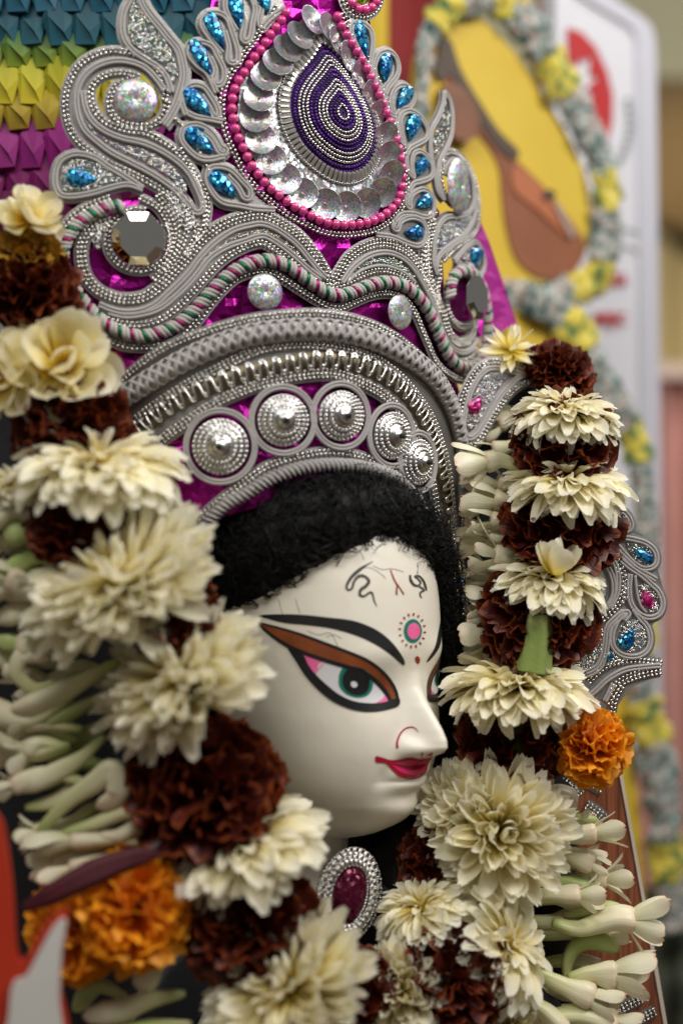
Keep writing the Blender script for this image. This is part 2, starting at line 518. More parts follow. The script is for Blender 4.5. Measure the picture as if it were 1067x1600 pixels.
def feature(surf):
    far = surf is MIRR
    paint('eyebrow', [P_(*p) for p in ((45, 340), (120, 333), (260, 334), (400, 348), (530, 364), (620, 394), (690, 434), (750, 490), (800, 562), (806, 594), (792, 594), (740, 548), (660, 494), (560, 446), (430, 408), (300, 390), (180, 378), (95, 356))], M_black, surf=surf)
    paint('eyelid', [P_(*p) for p in ((45, 378), (130, 398), (260, 436), (400, 488), (520, 536), (620, 580), (700, 645), (748, 720), (770, 790), (742, 796), (716, 740), (660, 672), (590, 624), (500, 594), (400, 566), (290, 530), (180, 486), (100, 424))], M_brown, lift=.0005, surf=surf)
    stroke('eye_line', [P_(*p) for p in ((38, 372), (130, 396), (260, 434), (400, 486), (520, 532), (620, 576), (700, 640), (752, 716), (774, 792))], [1.6, 3.2, 3.8, 4.4, 4.4, 4.4, 4.6, 4.8, 4.4], M_black, lift=.0008, surf=surf)
    stroke('eye_line', [P_(*p) for p in ((50, 384), (110, 436), (200, 496), (290, 536), (400, 574), (500, 604), (590, 634), (655, 680), (708, 742), (738, 800))], [2.4, 5, 6, 6.4, 6.4, 6.6, 7, 7, 7, 6], M_black, lift=.0008, surf=surf)
    paint('eye_outline', [P_(*p) for p in ((200, 505), (236, 510), (282, 545), (310, 600), (352, 652), (410, 706), (470, 752), (540, 784), (620, 796), (690, 792), (730, 780), (776, 770), (774, 808), (720, 828), (650, 840), (570, 836), (490, 812), (420, 776), (350, 718), (290, 650), (246, 582), (216, 536))], M_black, lift=.0008, surf=surf)
    paint('eye_white', [P_(*p) for p in ((276, 536), (400, 574), (500, 604), (590, 634), (655, 680), (708, 742), (732, 782), (680, 798), (620, 802), (540, 790), (470, 758), (410, 714), (350, 660), (305, 600))], M_white, lift=.0005, surf=surf)
    paint('eye_corner', [P_(*p) for p in ((276, 538), (330, 556), (392, 574), (360, 592), (352, 632), (340, 648), (305, 598))], M_pink, lift=.0006, surf=surf)
    paint('eye_corner', [P_(*p) for p in ((694, 728), (714, 752), (732, 782), (690, 796), (650, 800), (690, 772), (702, 752))], M_pink, lift=.0006, surf=surf)
    stroke('corner_line', [P_(*p) for p in ((352, 628), (372, 604), (396, 580))], [2, 1.5, .6], M_pink, lift=.0007, surf=surf)
    iris = paint('iris', [P_(*p) for p in ((500, 600), (560, 606), (620, 634), (640, 676), (632, 730), (600, 762), (548, 766), (496, 744), (466, 704), (466, 650), (480, 618))], M_teal, lift=.0007, surf=surf)
    paint('pupil', [P_(*p) for p in ((530, 603), (590, 616), (616, 646), (622, 690), (606, 738), (566, 754), (520, 742), (488, 704), (484, 660), (504, 622))], M_black, lift=.001, surf=surf)
    paint('eye_glint', [P_(*p) for p in ((526, 686), (540, 680), (556, 688), (558, 704), (544, 714), (528, 706))], M_white, lift=.0013, surf=surf, stepd=3)
feature(HEADS)
feature(MIRR)
# forehead: curls, forked mark, dotted bindi
stroke('forehead_curl', [P_(*p) for p in ((640, 58), (580, 95), (530, 140), (505, 185), (512, 205), (532, 198), (545, 160), (570, 134), (600, 136), (620, 160), (605, 185), (578, 206), (574, 232), (596, 238), (628, 218), (640, 230), (648, 262), (662, 292))], [1, 2.4, 4.8, 5.6, 5, 4, 3.2, 3.2, 4, 5, 4, 5, 5, 4, 3.2, 3.2, 2.4, 1], M_grey)
stroke('forehead_curl', [P_(*p) for p in ((834, 128), (836, 152), (852, 178), (876, 184), (888, 168), (872, 146), (858, 136), (880, 134), (904, 162), (920, 210))], [3, 4.5, 4, 3, 2.5, 3, 3, 3.5, 4, 2], M_grey)
stroke('forehead_curl', [P_(*p) for p in ((876, 186), (898, 198), (906, 210), (888, 218), (886, 236), (896, 248))], [2, 3, 3, 3, 2.4, 1], M_grey)
stroke('forehead_mark', [P_(*p) for p in ((732, 100), (742, 130), (756, 162), (768, 182))], [1.5, 2.2, 2.4, 2.4], M_dkred)
stroke('forehead_mark', [P_(*p) for p in ((768, 176), (764, 206), (764, 232))], [2.2, 2.4, 2.6], M_dkred)
stroke('forehead_mark', [P_(*p) for p in ((764, 172), (784, 202), (802, 230))], [2.2, 2, 2.2], M_dkred)
def ell(cx, cy, rx, ry, n=20): return [(cx + rx * cos(2 * pi * i / n), cy + ry * sin(2 * pi * i / n)) for i in range(n)]
bind = paint('bindi', [P_(*p) for p in ell(848, 420, 47, 62)], M_teal, lift=.0004)
paint('bindi_dot', [P_(*p) for p in ell(851, 420, 33, 43)], M_pink, lift=.0007)
for i in range(16):
    a_ = 2 * pi * i / 16 + .1
    q0, q1 = (845 + 58 * cos(a_), 418 + 76 * sin(a_)), (845 + 72 * cos(a_), 418 + 93 * sin(a_))
    stroke('bindi_ray', [P_(*q0), P_(*((q0[0] + q1[0]) / 2, (q0[1] + q1[1]) / 2)), P_(*q1)], [1.6, 3.2, 1.8], M_dkred)
paint('brow_dot', [P_(*p) for p in ((868, 550), (882, 556), (886, 576), (876, 592), (862, 578), (860, 558))], M_dkred, stepd=3)
# nose line, lips
for surf in (HEADS,):
    stroke('nostril_line', [P_(*p) for p in ((768, 1030), (768, 996), (782, 958), (808, 930), (840, 920), (864, 928), (878, 946))], [4, 3.4, 3, 2.6, 2.4, 2, 1], M_red, surf=surf)
stroke('lip_groove_line', [P_(*p) for p in ((897, 1052), (898, 1066), (894, 1078))], [2.4, 2.2, 1], M_dkred)
paint('lips', [P_(*p) for p in ((655, 1072), (690, 1078), (730, 1090), (780, 1088), (815, 1080), (850, 1078), (880, 1086), (905, 1082), (930, 1062), (950, 1050), (948, 1075), (930, 1110), (918, 1150), (890, 1180), (850, 1193), (810, 1190), (770, 1172), (738, 1142), (712, 1112), (680, 1106), (656, 1102))], M_red, lift=.0004)
paint('upper_lip', [P_(*p) for p in ((752, 1106), (790, 1096), (830, 1086), (862, 1090), (884, 1098), (912, 1092), (900, 1116), (872, 1122), (836, 1124), (796, 1118))], M_lip, lift=.0008)
paint('lower_lip', [P_(*p) for p in ((738, 1114), (770, 1126), (812, 1142), (850, 1146), (884, 1138), (912, 1122), (902, 1150), (880, 1162), (848, 1168), (812, 1164), (774, 1148))], M_lip, lift=.0008)
# fine cracks of the old paint
for pts in (((150, 250), (160, 290), (172, 332)), ((240, 250), (250, 290), (264, 330)), ((640, 80), (690, 100), (740, 96), (800, 112)), ((300, 420), (360, 440), (420, 430), (450, 480), (465, 510)), ((480, 460), (440, 440), (400, 450)), ((560, 100), (620, 90), (680, 120), (710, 150))):
    stroke('hairline_crack', [P_(*p) for p in pts], .7, M_grey, lift=.0002)

# ---- hair
M_hair = mat('black_jute_hair', rgb(9, 9, 10), .6, spec=.3)
M_curl = mat('black_hair_lock', rgb(14, 13, 13), .5, spec=.3)
hr_c = [(322, 945), (350, 895), (398, 866), (455, 838), (520, 818), (580, 808), (630, 824), (664, 862), (688, 915), (698, 985), (698, 1060), (694, 1130)]
hr_r = [80, 86, 90, 84, 74, 60, 50, 37, 22, 15, 14, 14]
cc = catmull(hr_c, 6.0); rr_ = np.interp(np.linspace(0, 1, len(cc)), np.linspace(0, 1, len(hr_r)), hr_r)
HP, HN = [], []
for (x, y), r_ in zip(cc, rr_):
    h = HEADS.hit(min(x, 640), y)
    p0 = h[0] if h is not None else at(x, y, HY)
    yy = p0.y + (0.004 if x < 640 else .004 + (x - 640) * .0012)
    HP.append(at(x, y, yy)); HN.append((0, -1, 0))
HP, HN = np.array(HP), np.array(HN)
mb = MB(); prof = [(cos(2 * pi * i / 28), .62 * sin(2 * pi * i / 28)) for i in range(28)]
sweep(mb, HP, HN, prof, taper=rr_ * sc(0) * .93)
# roughen
vv = mb.v[0]
for i in range(len(vv)):
    p = Vector(vv[i]); o_ = noise.noise_vector(p * 90) * .003 + noise.noise_vector(p * 300) * .0015
    vv[i] += np.array(o_)
# crown of the head and the locks behind the neck
def lump(mbx, c, rx, ry, rz, amp=.006, seed=0):
    tv, tf = ellipsoid(22, 30)
    q = tv * np.array([rx, ry, rz]) + np.array(c)
    for i in range(len(q)): q[i] += np.array(noise.noise_vector(Vector(q[i]) * 60 + Vector((seed, 0, 0)))) * amp
    mbx.add(q, tf)
lump(mb, (HC.x - .02, HC.y + .03, hz(985)), .105, .085, .125)
lump(mb, at(600, 1360, .075), .075, .03, .06, seed=8)
lump(mb, at(662, 1376, .045), .045, .04, .07, seed=3)
lump(mb, at(715, 1170, .075), .022, .03, .09, seed=5)
lump(mb, at(640, 1460, .04), .07, .04, .06, seed=6)
hair = mb.build('hair', M_hair, statue)
# curls
mbc = MB(); rng = np.random.default_rng(3)
T_ = tangents(HP); L_ = unit(np.cross(HN, T_)); Mm = unit(np.cross(T_, L_))
for k in range(2600):
    i = rng.integers(1, len(HP) - 2); a_ = rng.uniform(-.15, 1.12) * pi; rad = rr_[i] * sc(0) * rng.uniform(.9, 1.02)
    c0 = HP[i] + L_[i] * cos(a_) * rad + Mm[i] * .62 * sin(a_) * rad
    out = unit(L_[i] * cos(a_) + Mm[i] * sin(a_) * 1.2)
    s0 = unit(T_[i] * rng.normal(0, 1) + np.cross(out, T_[i]) * rng.normal(0, 1) + out * .25)
    ln = rng.uniform(.012, .028) * (1 if rr_[i] > 45 else .5); cr = rng.uniform(.0012, .0035); tu = rng.uniform(1, 2.2) * 2 * pi; ph = rng.uniform(0, 6)
    if cos(a_) * (-1 if L_[i][2] > 0 else 1) > .45: continue      # the hairline on the forehead stays neat
    sd = unit(np.cross(s0, out))
    edge = 1.0
    pts = np.array([c0 + s0 * ln * edge * t + sd * cr * sin(ph + tu * t) + out * (cr * cos(ph + tu * t) + .0015) for t in np.linspace(0, 1, 8)])
    sweep(mbc, pts, np.tile(out, (8, 1)), ring(.00028, 3))
o = mbc.build('hair_curl', M_hair, statue, kind='stuff')
mbc = MB()
for k in range(420):
    i = rng.integers(1, len(HP) - 2); a_ = rng.uniform(.05, .95) * pi; rad = rr_[i] * sc(0) * rng.uniform(.96, 1.03)
    if cos(a_) * (-1 if L_[i][2] > 0 else 1) > .8: continue
    c0 = HP[i] + L_[i] * cos(a_) * rad + Mm[i] * .62 * sin(a_) * rad
    out = unit(L_[i] * cos(a_) + Mm[i] * sin(a_) * 1.2); tg = unit(-L_[i] * sin(a_) + Mm[i] * .62 * cos(a_))
    s0 = unit(T_[i] * rng.normal(0, .8) + tg * rng.normal(0, 1)); sd = unit(np.cross(s0, out))
    ln = rng.uniform(.02, .045) * (1 if rr_[i] > 45 else .5); cr = rng.uniform(.0015, .004); tu = rng.uniform(.8, 1.8) * 2 * pi; ph = rng.uniform(0, 6)
    for q in range(3):
        oo = rng.normal(0, .0009, 3)
        pts = np.array([c0 + oo + s0 * ln * (t - .5) + sd * cr * sin(ph + q * .3 + tu * t) + out * (cr * .5 * cos(ph + tu * t) + .0006 - 3.5 * (t - .5) ** 2 * ln * .25) for t in np.linspace(0, 1, 12)])
        sweep(mbc, pts, np.tile(out, (12, 1)), ring(.00042, 4), taper=np.interp(np.linspace(0, 1, 12), [0, .2, .8, 1], [.2, 1, 1, .2]))
mbc.build('hair_lock', M_curl, statue, kind='stuff')
# ================================================================ the crown
CR = Cyl(-0.2216, 0.366, 0.40)
TI = Cyl(at(345, 0, -.045).x, 0.155, 0.20)
def mk(ox, oy, k): return lambda *pts: [(ox + x / k, oy + y / k) for x, y in pts]
A_, B__, C_ = mk(60, 0, 2.997), mk(60, 270, 2.997), mk(400, 300, 2.997)
T__, R_, E_, O_ = mk(340, 40, 3.334), mk(530, 0, 4.0), mk(560, 500, 3.557), mk(840, 780, 4.21)
px1 = lambda *p: list(p)

def thread_mat(name, col, col2):
    m = mat(name, col, .55, .0, sheen=.25); nt = m.node_tree; b = nt.nodes['Principled BSDF']
    uv = nt.nodes.new('ShaderNodeUVMap'); wv = nt.nodes.new('ShaderNodeTexWave'); wv.bands_direction = 'DIAGONAL'
    wv.inputs['Scale'].default_value = 9; wv.inputs['Distortion'].default_value = .6
    nt.links.new(uv.outputs[0], wv.inputs['Vector'])
    mx = nt.nodes.new('ShaderNodeMix'); mx.data_type = 'RGBA'
    mx.inputs['A'].default_value = (*col2, 1); mx.inputs['B'].default_value = (*col, 1)
    nt.links.new(wv.outputs['Fac'], mx.inputs['Factor']); nt.links.new(mx.outputs['Result'], b.inputs['Base Color'])
    bp = nt.nodes.new('ShaderNodeBump'); bp.inputs['Strength'].default_value = .5; bp.inputs['Distance'].default_value = .0004
    nt.links.new(wv.outputs['Fac'], bp.inputs['Height']); nt.links.new(bp.outputs['Normal'], b.inputs['Normal'])
    return m
M_cord = thread_mat('grey_satin_cord', rgb(198, 194, 192), rgb(158, 153, 150))
M_bead = island_mat('silver_zari_bead', [(.74, .72, .69), (.62, .60, .57), (.82, .80, .77), (.50, .48, .45), (.70, .67, .62)], .24)
M_glit = island_mat('glitter_bead', [(.78, .77, .75), (.70, .72, .80), (.84, .76, .62), (.74, .72, .84), (.62, .76, .68), (.88, .87, .85), (.50, .48, .46), (.80, .78, .72)], .18)
M_silver = mat('silver_foil_metal', (.78, .77, .75), .22, 1.0, bump=(700, .25, .0004))
M_silvthread = mat('silver_lurex_thread', (.66, .64, .61), .34, 1.0, var=(300, .2, (.82, .80, .77)))
M_magfoil = mat('magenta_foil', rgb(176, 14, 146), .26, .75, var=(24, .3, rgb(132, 8, 112)), bump=(55, .45, .004))
M_magpaper = mat('magenta_paper', rgb(170, 26, 140), .6, .1, bump=(120, .2, .001))
M_pearl = mat('pink_pearl', rgb(214, 64, 138), .22, 0, coat=.5, spec=.6)
def gem_mat(name, lo, mid, hi):
    m = flake_mat(name, mid, 430, 0.0, .1, .6, bump=.62); nt = m.node_tree; b = nt.nodes['Principled BSDF']
    vo = [n for n in nt.nodes if n.type == 'TEX_VORONOI'][0]
    rp = nt.nodes.new('ShaderNodeValToRGB'); el = rp.color_ramp.elements; el.new(.5)
    for e_, (p_, c_) in zip(el, ((0.15, lo), (.55, mid), (.95, hi))): e_.position = p_; e_.color = (*c_, 1)
    sx = nt.nodes.new('ShaderNodeSeparateColor'); nt.links.new(vo.outputs['Color'], sx.inputs[0])
    nt.links.new(sx.outputs[0], rp.inputs['Fac']); nt.links.new(rp.outputs['Color'], b.inputs['Base Color'])
    b.inputs['Coat Weight'].default_value = .6
    return m
M_gemb = gem_mat('blue_foil_gem', rgb(4, 62, 124), rgb(8, 122, 186), rgb(70, 190, 226))
M_gemm = gem_mat('magenta_foil_gem', rgb(130, 4, 80), rgb(206, 18, 126), rgb(244, 90, 170))
M_gemg = gem_mat('green_foil_gem', rgb(70, 130, 10), rgb(140, 200, 30), rgb(200, 236, 90))
M_sequin = flake_mat('holographic_sequin', (.46, .47, .49), 11, .45, .34, .8, .95, .2)
M_disc = flake_mat('holographic_disc', (.44, .44, .43), 11, .5, .38, .6, 1.0, .25)
M_seqground = flake_mat('holographic_ground', (.40, .40, .41), 480, .25, .35, .85, .5, .3)
M_mirror = mat('mirror_glass', (.80, .79, .76), .04, 1.0)
M_gold = mat('old_gold_ground', (.20, .165, .11), .45, .9, bump=(900, .5, .0006))
M_clear = mat('clear_bugle_glass', (.62, .60, .57), .12, .6)
M_purple = island_mat('purple_seed_bead', [rgb(74, 22, 120), rgb(56, 12, 96), rgb(98, 40, 150), rgb(44, 8, 78)], .3, .15)
M_green = mat('green_foil_wrap', rgb(14, 110, 74), .35, .5)
M_wrapm = mat('magenta_foil_wrap', rgb(160, 30, 104), .35, .5)
M_wrapw = thread_mat('white_wrap_thread', rgb(206, 202, 196), rgb(170, 166, 160))
M_hole = mat('hole_shade', (.01, .01, .01), .8)

M_ground = mat('silver_lame_ground', (.34, .33, .32), .45, .85, bump=(900, .5, .0006))  # silver ground, its colour darkened to give shadow gaps between cords
M_dome = mat('pressed_silver_dome', (.60, .59, .58), .24, 1.0, bump=(14, .12, .03))
crown = thing('crown', 'tall silver cord-work crown on magenta foil with purple bead teardrop and blue gems', 'crown')

def ribbon(mb, P, N, half, closed, mi=1):
    T = tangents(P, closed); L = unit(np.cross(N, T))
    v = np.stack([P - L * half - N * .0002, P + N * .0003, P + L * half - N * .0002], 1).reshape(-1, 3)
    mb.add(v, [tuple(reversed(q)) for q in grid_faces(len(P), 3, closed)], None, mi)
def cord(surf, pts, parent, n=2, lift=.0023, rad=.00125, gap=.0025, closed=False, m=None, off=0.0):
    P, N = path(surf, pts, lift, closed, 2.5)
    mb = MB()
    for k in range(n):
        Q = shift(P, N, (k - (n - 1) / 2) * gap + off, closed) if n > 1 or off else P
        sweep(mb, Q, N, ring(rad * 1.25, 7, rad), closed)
    ribbon(mb, P - N * (lift - .0008), N, n * gap / 2 + .0022, closed)
    return mb.build('cord', [m or M_cord, M_ground], parent)
def bead_rows(surf, pts, parent, n=2, lift=.0021, gap=.0028, closed=False, off=0.0, spacing=.0036, m=None, rl=.00172, rw=.00150, name='bead_strand'):
    P, N = path(surf, pts, lift, closed, 2.5)
    mb = MB()
    for k in range(n):
        Q = shift(P, N, (k - (n - 1) / 2) * gap + off, closed)
        beads(mb, Q, N, spacing, rl, rw, .45 if k % 2 else -.45, closed)
    ribbon(mb, P - N * .0013, N, n * gap / 2 + .0016, closed)
    return mb.build(name, [m or M_bead, M_ground], parent, kind='stuff')
def patch(surf, poly, parent, m, lift=.0006, name='backing', curve=True, stepd=7, jitter=0.0, smooth=False):
    pts = [tuple(p) for p in (catmull(poly, 5.0, True) if curve else poly)]
    vv, ff, _ = fill(surf, pts, lift, stepd, jitter)
    mb = MB(); mb.add([tuple(p) for p in vv], ff)
    return mb.build(name, m, parent, smooth)
grng = np.random.default_rng(11)
def glitter(surf, poly, parent, dens=.095, lift=.0016, size=.0011):
    """loose little beads strewn in a pocket between the cords, on a silver ground"""
    pts = catmull(poly, 4.0, True)
    lo, hi = pts.min(0), pts.max(0)
    C, N = [], []
    x, y = pts[:, 0], pts[:, 1]; x2, y2 = np.roll(x, 1), np.roll(y, 1)
    for k in range(int((hi - lo).prod() * dens)):
        q = lo + (hi - lo) * grng.random(2)
        c = ((y > q[1]) != (y2 > q[1])) & (q[0] < (x2 - x) * (q[1] - y) / np.where(y2 == y, 1e-9, y2 - y) + x)
        if c.sum() % 2:
            p, n = surf.hit(*q); C.append(p + n * (lift + grng.random() * .0012)); N.append(n)
    if not C: return
    C, N = np.array(C), np.array(N); k = len(C)
    Z = unit(grng.normal(size=(k, 3))); X = unit(np.cross(Z, grng.normal(size=(k, 3)))); Y = np.cross(Z, X)
    s = size * (0.7 + .6 * grng.random((k, 1)))
    mb = MB(); stamps(mb, *E35, C, X * s * .7, Y * s * .7, Z * s * 1.3)
    vv, ff, _ = fill(surf, [tuple(p) for p in pts], .0011, 7); mb.add([tuple(p) for p in vv], ff)
    return mb.build('glitter_fill', M_glit, parent, kind='stuff')
def gem(surf, c, tip, wid, parent, m, h=.0035, lift=.0022, name='gem'):
    """faceted drop: c the middle, tip the pointed end, wid the half width (pixels)"""
    c, tip = np.array(c, float), np.array(tip, float)
    ax = tip - c; a = np.linalg.norm(ax); ax = ax / a; ay = np.array([-ax[1], ax[0]])
    n = 14; mb = MB(); vv = []
    for s_, hh in ((1.0, 0.0), (.93, .45), (.72, .82), (.42, 1.0)):
        for i in range(n):
            t = 2 * pi * i / n
            q = c + ax * a * cos(t) * s_ + ay * wid * 1.25 * sin(t) * (sin(t / 2) ** .9) * s_
            p, nn = surf.hit(*q); vv.append(p + nn * (lift + h * hh))
    p, nn = surf.hit(*c); vv.append(p + nn * (lift + h * 1.04))
    f = [tuple(reversed(q)) for q in grid_faces(4, n, False, True)] + [(3 * n + (i + 1) % n, 3 * n + i, 4 * n) for i in range(n)]
    mb.add([tuple(v_) for v_ in vv], f)
    o = mb.build(name, m, parent, False)
    # make sure it faces out
    return o
def frame_at(surf, x, y):
    p, n = surf.hit(x, y)
    up = Vector((0, 0, 1)); X = up.cross(n).normalized(); Y = n.cross(X)
    return p, X, Y, n
def place(name, me, p, X, Y, Z, s, parent):
    o = bpy.data.objects.new(name, me)
    M = Matrix((( X[0]*s[0], Y[0]*s[1], Z[0]*s[2], p[0]), (X[1]*s[0], Y[1]*s[1], Z[1]*s[2], p[1]), (X[2]*s[0], Y[2]*s[1], Z[2]*s[2], p[2]), (0, 0, 0, 1)))
    link(o, parent); o.matrix_local = M
    return o
def lathe(prof, n=32, closed_top=True):
    v, f = [], []
    for r_, z in prof:
        for j in range(n): v.append((r_ * cos(2 * pi * j / n), r_ * sin(2 * pi * j / n), z))
    return np.array(v), grid_faces(len(prof), n, False, True)
def lathe_mesh(name, prof, m, n=32, smooth=True):
    mb = MB(); v, f = lathe(prof, n); mb.add(v, f); return mb.mesh(name, m, smooth)
ME_seq = lathe_mesh('sequin', [(.07, -.16), (.09, -.17), (.35, -.13), (.7, -.02), (.97, .07), (1.0, .085), (1.0, .07), (.7, -.04), (.09, -.19)], M_sequin, 28)
ME_disc = lathe_mesh('sequin_disc', [(0.0, .16), (.05, .17), (.09, .22), (.5, .2), (.8, .13), (.97, .05), (1, 0)], M_disc, 32)
def mirror_mesh(n, name):
    mb = MB(); v = []
    for r_, z in ((1, 0), (.98, .06), (.68, .2)):
        for j in range(n): v.append((r_ * cos(2 * pi * (j + .5) / n), r_ * sin(2 * pi * (j + .5) / n), z))
    mb.add(v, grid_faces(3, n, False, True) + [tuple(2 * n + j for j in range(n))]); return mb.mesh(name, M_mirror, False)
ME_mirror = mirror_mesh(8, 'mirror')

# ---- foil ground
foil = [(250, 225), (300, 90), (345, -40), (570, -40), (588, 60), (622, 160), (648, 260), (690, 330), (700, 450), (725, 440), (735, 330), (752, 400), (768, 470), (752, 560), (722, 598), (735, 640), (715, 720), (640, 745), (400, 760), (250, 760), (140, 700), (130, 560), (96, 450), (92, 370), (130, 325), (215, 305), (290, 300)]
patch(CR, foil, crown, M_magfoil, -.0045, 'foil_backing', False, 15, .0045)
WING = Pln(at(760, 450, .185), (.35, -.94, 0))
patch(WING, [(715, 320), (744, 330), (762, 375), (788, 450), (806, 505), (775, 522), (735, 530), (700, 500)], crown, M_magpaper, 0, 'paper_backing', False, 12, .003)
TB = [(150, 650), (200, 612), (247, 582), (300, 552), (370, 522), (433, 510), (500, 508), (560, 520), (620, 553), (660, 585), (695, 640), (712, 700), (718, 790), (708, 850), (690, 850), (672, 800), (640, 810), (600, 790), (540, 780), (470, 780), (410, 790), (350, 808), (300, 832), (230, 800), (170, 740)]
patch(TI, TB, crown, M_magfoil, -.003, 'foil_backing', False, 12, .003)

# ---- left upper scroll
s1 = node('scroll_ornament', crown)
bead_rows(CR, A_((590, 470), (596, 420), (570, 345), (505, 280), (425, 248), (340, 240), (260, 262), (192, 310), (148, 385), (130, 460), (132, 540), (152, 610), (192, 668), (250, 715), (330, 765), (420, 806), (500, 846), (570, 888), (625, 935), (655, 1000), (668, 1060)), s1, 2)
cord(CR, A_((590, 430), (560, 385), (500, 322), (420, 292), (340, 292), (262, 322), (208, 375), (184, 440), (188, 530), (218, 608), (272, 662), (342, 716), (422, 758), (502, 800), (572, 842), (642, 895), (690, 945), (715, 980)), s1, 2)
cord(CR, A_((212, 430), (222, 500), (252, 565), (312, 616), (392, 650), (480, 670), (560, 702), (640, 752), (700, 810), (738, 880), (764, 945), (766, 985), (742, 1000), (716, 985)), s1, 2)
glitter(CR, A_((214, 560), (262, 626), (340, 680), (430, 730), (520, 775), (600, 820), (670, 880), (690, 905), (690, 860), (640, 790), (560, 735), (480, 700), (390, 682), (300, 645), (240, 585)), s1)
bead_rows(CR, A_((470, 362), (420, 346), (355, 345), (298, 364), (254, 404), (246, 460), (266, 520), (300, 562), (350, 592), (420, 614), (500, 624), (560, 652), (622, 690), (682, 745), (735, 822), (770, 890), (790, 960), (780, 1060)), s1, 2)
bead_rows(CR, A_((440, 372), (370, 402), (336, 462), (342, 530), (392, 578), (462, 594), (532, 588), (584, 548), (604, 482)), s1, 2)
p, X, Y, n = frame_at(CR, 212, 158)
place('sequin_disc', ME_disc, p + n * .003, X, Y, n, (.0165, .0165, .015), s1)
bead_rows(CR, A_((640, 560), (690, 610), (740, 690), (790, 790), (830, 880)), s1, 1)
for q in (((668, 700), (722, 800), (756, 880), (776, 960)), ((560, 640), (640, 700))): bead_rows(CR, A_(*q), s1, 1)
# leaf that rises out of the frame
s2 = node('leaf_ornament', crown)
cord(CR, A_((470, -70), (432, 0), (402, 62), (394, 130), (406, 190), (444, 242), (502, 282), (562, 322), (602, 372), (622, 440)), s2, 2)
cord(CR, A_((470, -70), (484, 0), (514, 60), (564, 122), (612, 182), (652, 232), (672, 292), (680, 362), (662, 442), (632, 520), (586, 592)), s2, 3)
glitter(CR, A_((460, -20), (430, 60), (422, 130), (440, 200), (500, 250), (560, 290), (610, 340), (635, 400), (650, 340), (630, 260), (590, 190), (540, 130), (490, 60)), s2)
# drop with blue gem at the left edge
s3 = node('drop_ornament', crown)
cord(CR, A_((490, 885), (410, 832), (330, 784), (262, 740), (180, 724), (112, 752), (84, 810), (86, 880), (114, 918), (172, 922), (262, 906), (342, 882), (420, 868), (490, 890)), s3, 2)
glitter(CR, A_((330, 800), (250, 760), (180, 750), (130, 775), (112, 830), (118, 890), (180, 895), (270, 880), (340, 860), (400, 845)), s3)
gem(CR, *A_((205, 838), (280, 850)), 16, s3, M_gemb)
# paisley chain left of the medallion
def paisley(surf, loop, gc, gt, gw, parent_=None, n=2, m=None, fillp=None):
    s = node('paisley_ornament', crown if parent_ is None else parent_)
    patch(surf, loop, s, M_ground, .0007, 'ground', True, 9)
    cord(surf, loop, s, n)
    gem(surf, gc, gt, gw, s, m or M_gemb)
    return s
def paisley2(maps, loop, g, gt, gw, m=None): return paisley(CR, maps(*loop), maps(g)[0], maps(gt)[0], gw, None, 2, m)
paisley2(A_, ((1150, 40), (1080, 90), (1040, 130), (1030, 100), (1040, 40), (1010, 20), (1000, -30), (1020, -70), (1070, -80), (1110, -50)), (1052, 10), (1075, 70), 12)
paisley2(A_, ((945, 60), (960, 110), (950, 180), (965, 200), (988, 180), (1000, 110), (1010, 40), (980, -20), (930, -40), (885, -20), (870, 30), (890, 90), (925, 150)), (925, 45), (945, 140), 13)
paisley2(A_, ((858, 255), (800, 182), (764, 120), (785, 75), (835, 64), (880, 92), (906, 160), (930, 240), (928, 290), (900, 300), (884, 280), (888, 225), (868, 150)), (825, 150), (868, 245), 13)
paisley2(A_, ((832, 440), (790, 350), (742, 310), (706, 262), (716, 216), (760, 202), (810, 222), (838, 272), (866, 330), (864, 382), (842, 404), (816, 386), (826, 332), (800, 270)), (760, 275), (808, 365), 13)
paisley2(A_, ((690, 545), (670, 480), (682, 430), (722, 402), (772, 412), (804, 452), (834, 504), (842, 540), (822, 552), (796, 505), (760, 450)), (745, 487), (812, 558), 14)
paisley2(A_, ((850, 560), (760, 555), (690, 545)), (-500, -500), (-480, -480), 2) if False else cord(CR, A_((860, 575), (800, 562), (740, 552), (690, 530)), s2, 2)
paisley2(A_, ((868, 735), (800, 750), (748, 742), (700, 702), (668, 652), (682, 602), (732, 586), (782, 602), (824, 642), (854, 692), (876, 702), (868, 724), (842, 714), (812, 660), (770, 622)), (752, 662), (818, 720), 14)
paisley2(A_, ((1100, 985), (1010, 980), (940, 966), (860, 950), (812, 902), (788, 842), (802, 792), (852, 784), (902, 802), (952, 852), (986, 892), (988, 928), (960, 930), (930, 880), (880, 826)), (860, 868), (925, 925), 15)
# chain right of the medallion
paisley2(R_, ((255, 590), (222, 540), (192, 460), (150, 390), (95, 290), (64, 200), (80, 152), (130, 150), (180, 190), (198, 260), (190, 350), (186, 430), (226, 545), (262, 560)), (128, 255), (160, 385), 10)
paisley2(R_, ((262, 560), (228, 520), (208, 450), (216, 385), (245, 338), (296, 326), (340, 362), (358, 430), (340, 490), (296, 545), (275, 600)), (276, 425), (278, 520), 11)
paisley2(R_, ((275, 600), (282, 680), (330, 728), (310, 650), (318, 592), (352, 546), (400, 538), (442, 582), (450, 632), (420, 676), (372, 690), (345, 730)), (395, 615), (356, 690), 11)
paisley2(R_, ((345, 730), (352, 830), (390, 905), (376, 830), (366, 762), (386, 714), (432, 698), (490, 734), (536, 810), (528, 868), (482, 900), (430, 930), (404, 980)), (448, 800), (430, 885), 11)
paisley2(R_, ((404, 980), (412, 1060), (450, 1108), (440, 1040), (444, 985), (462, 955), (502, 952), (548, 1000), (568, 1060), (556, 1110), (500, 1136), (450, 1152), (416, 1210)), (500, 1045), (475, 1105), 10)
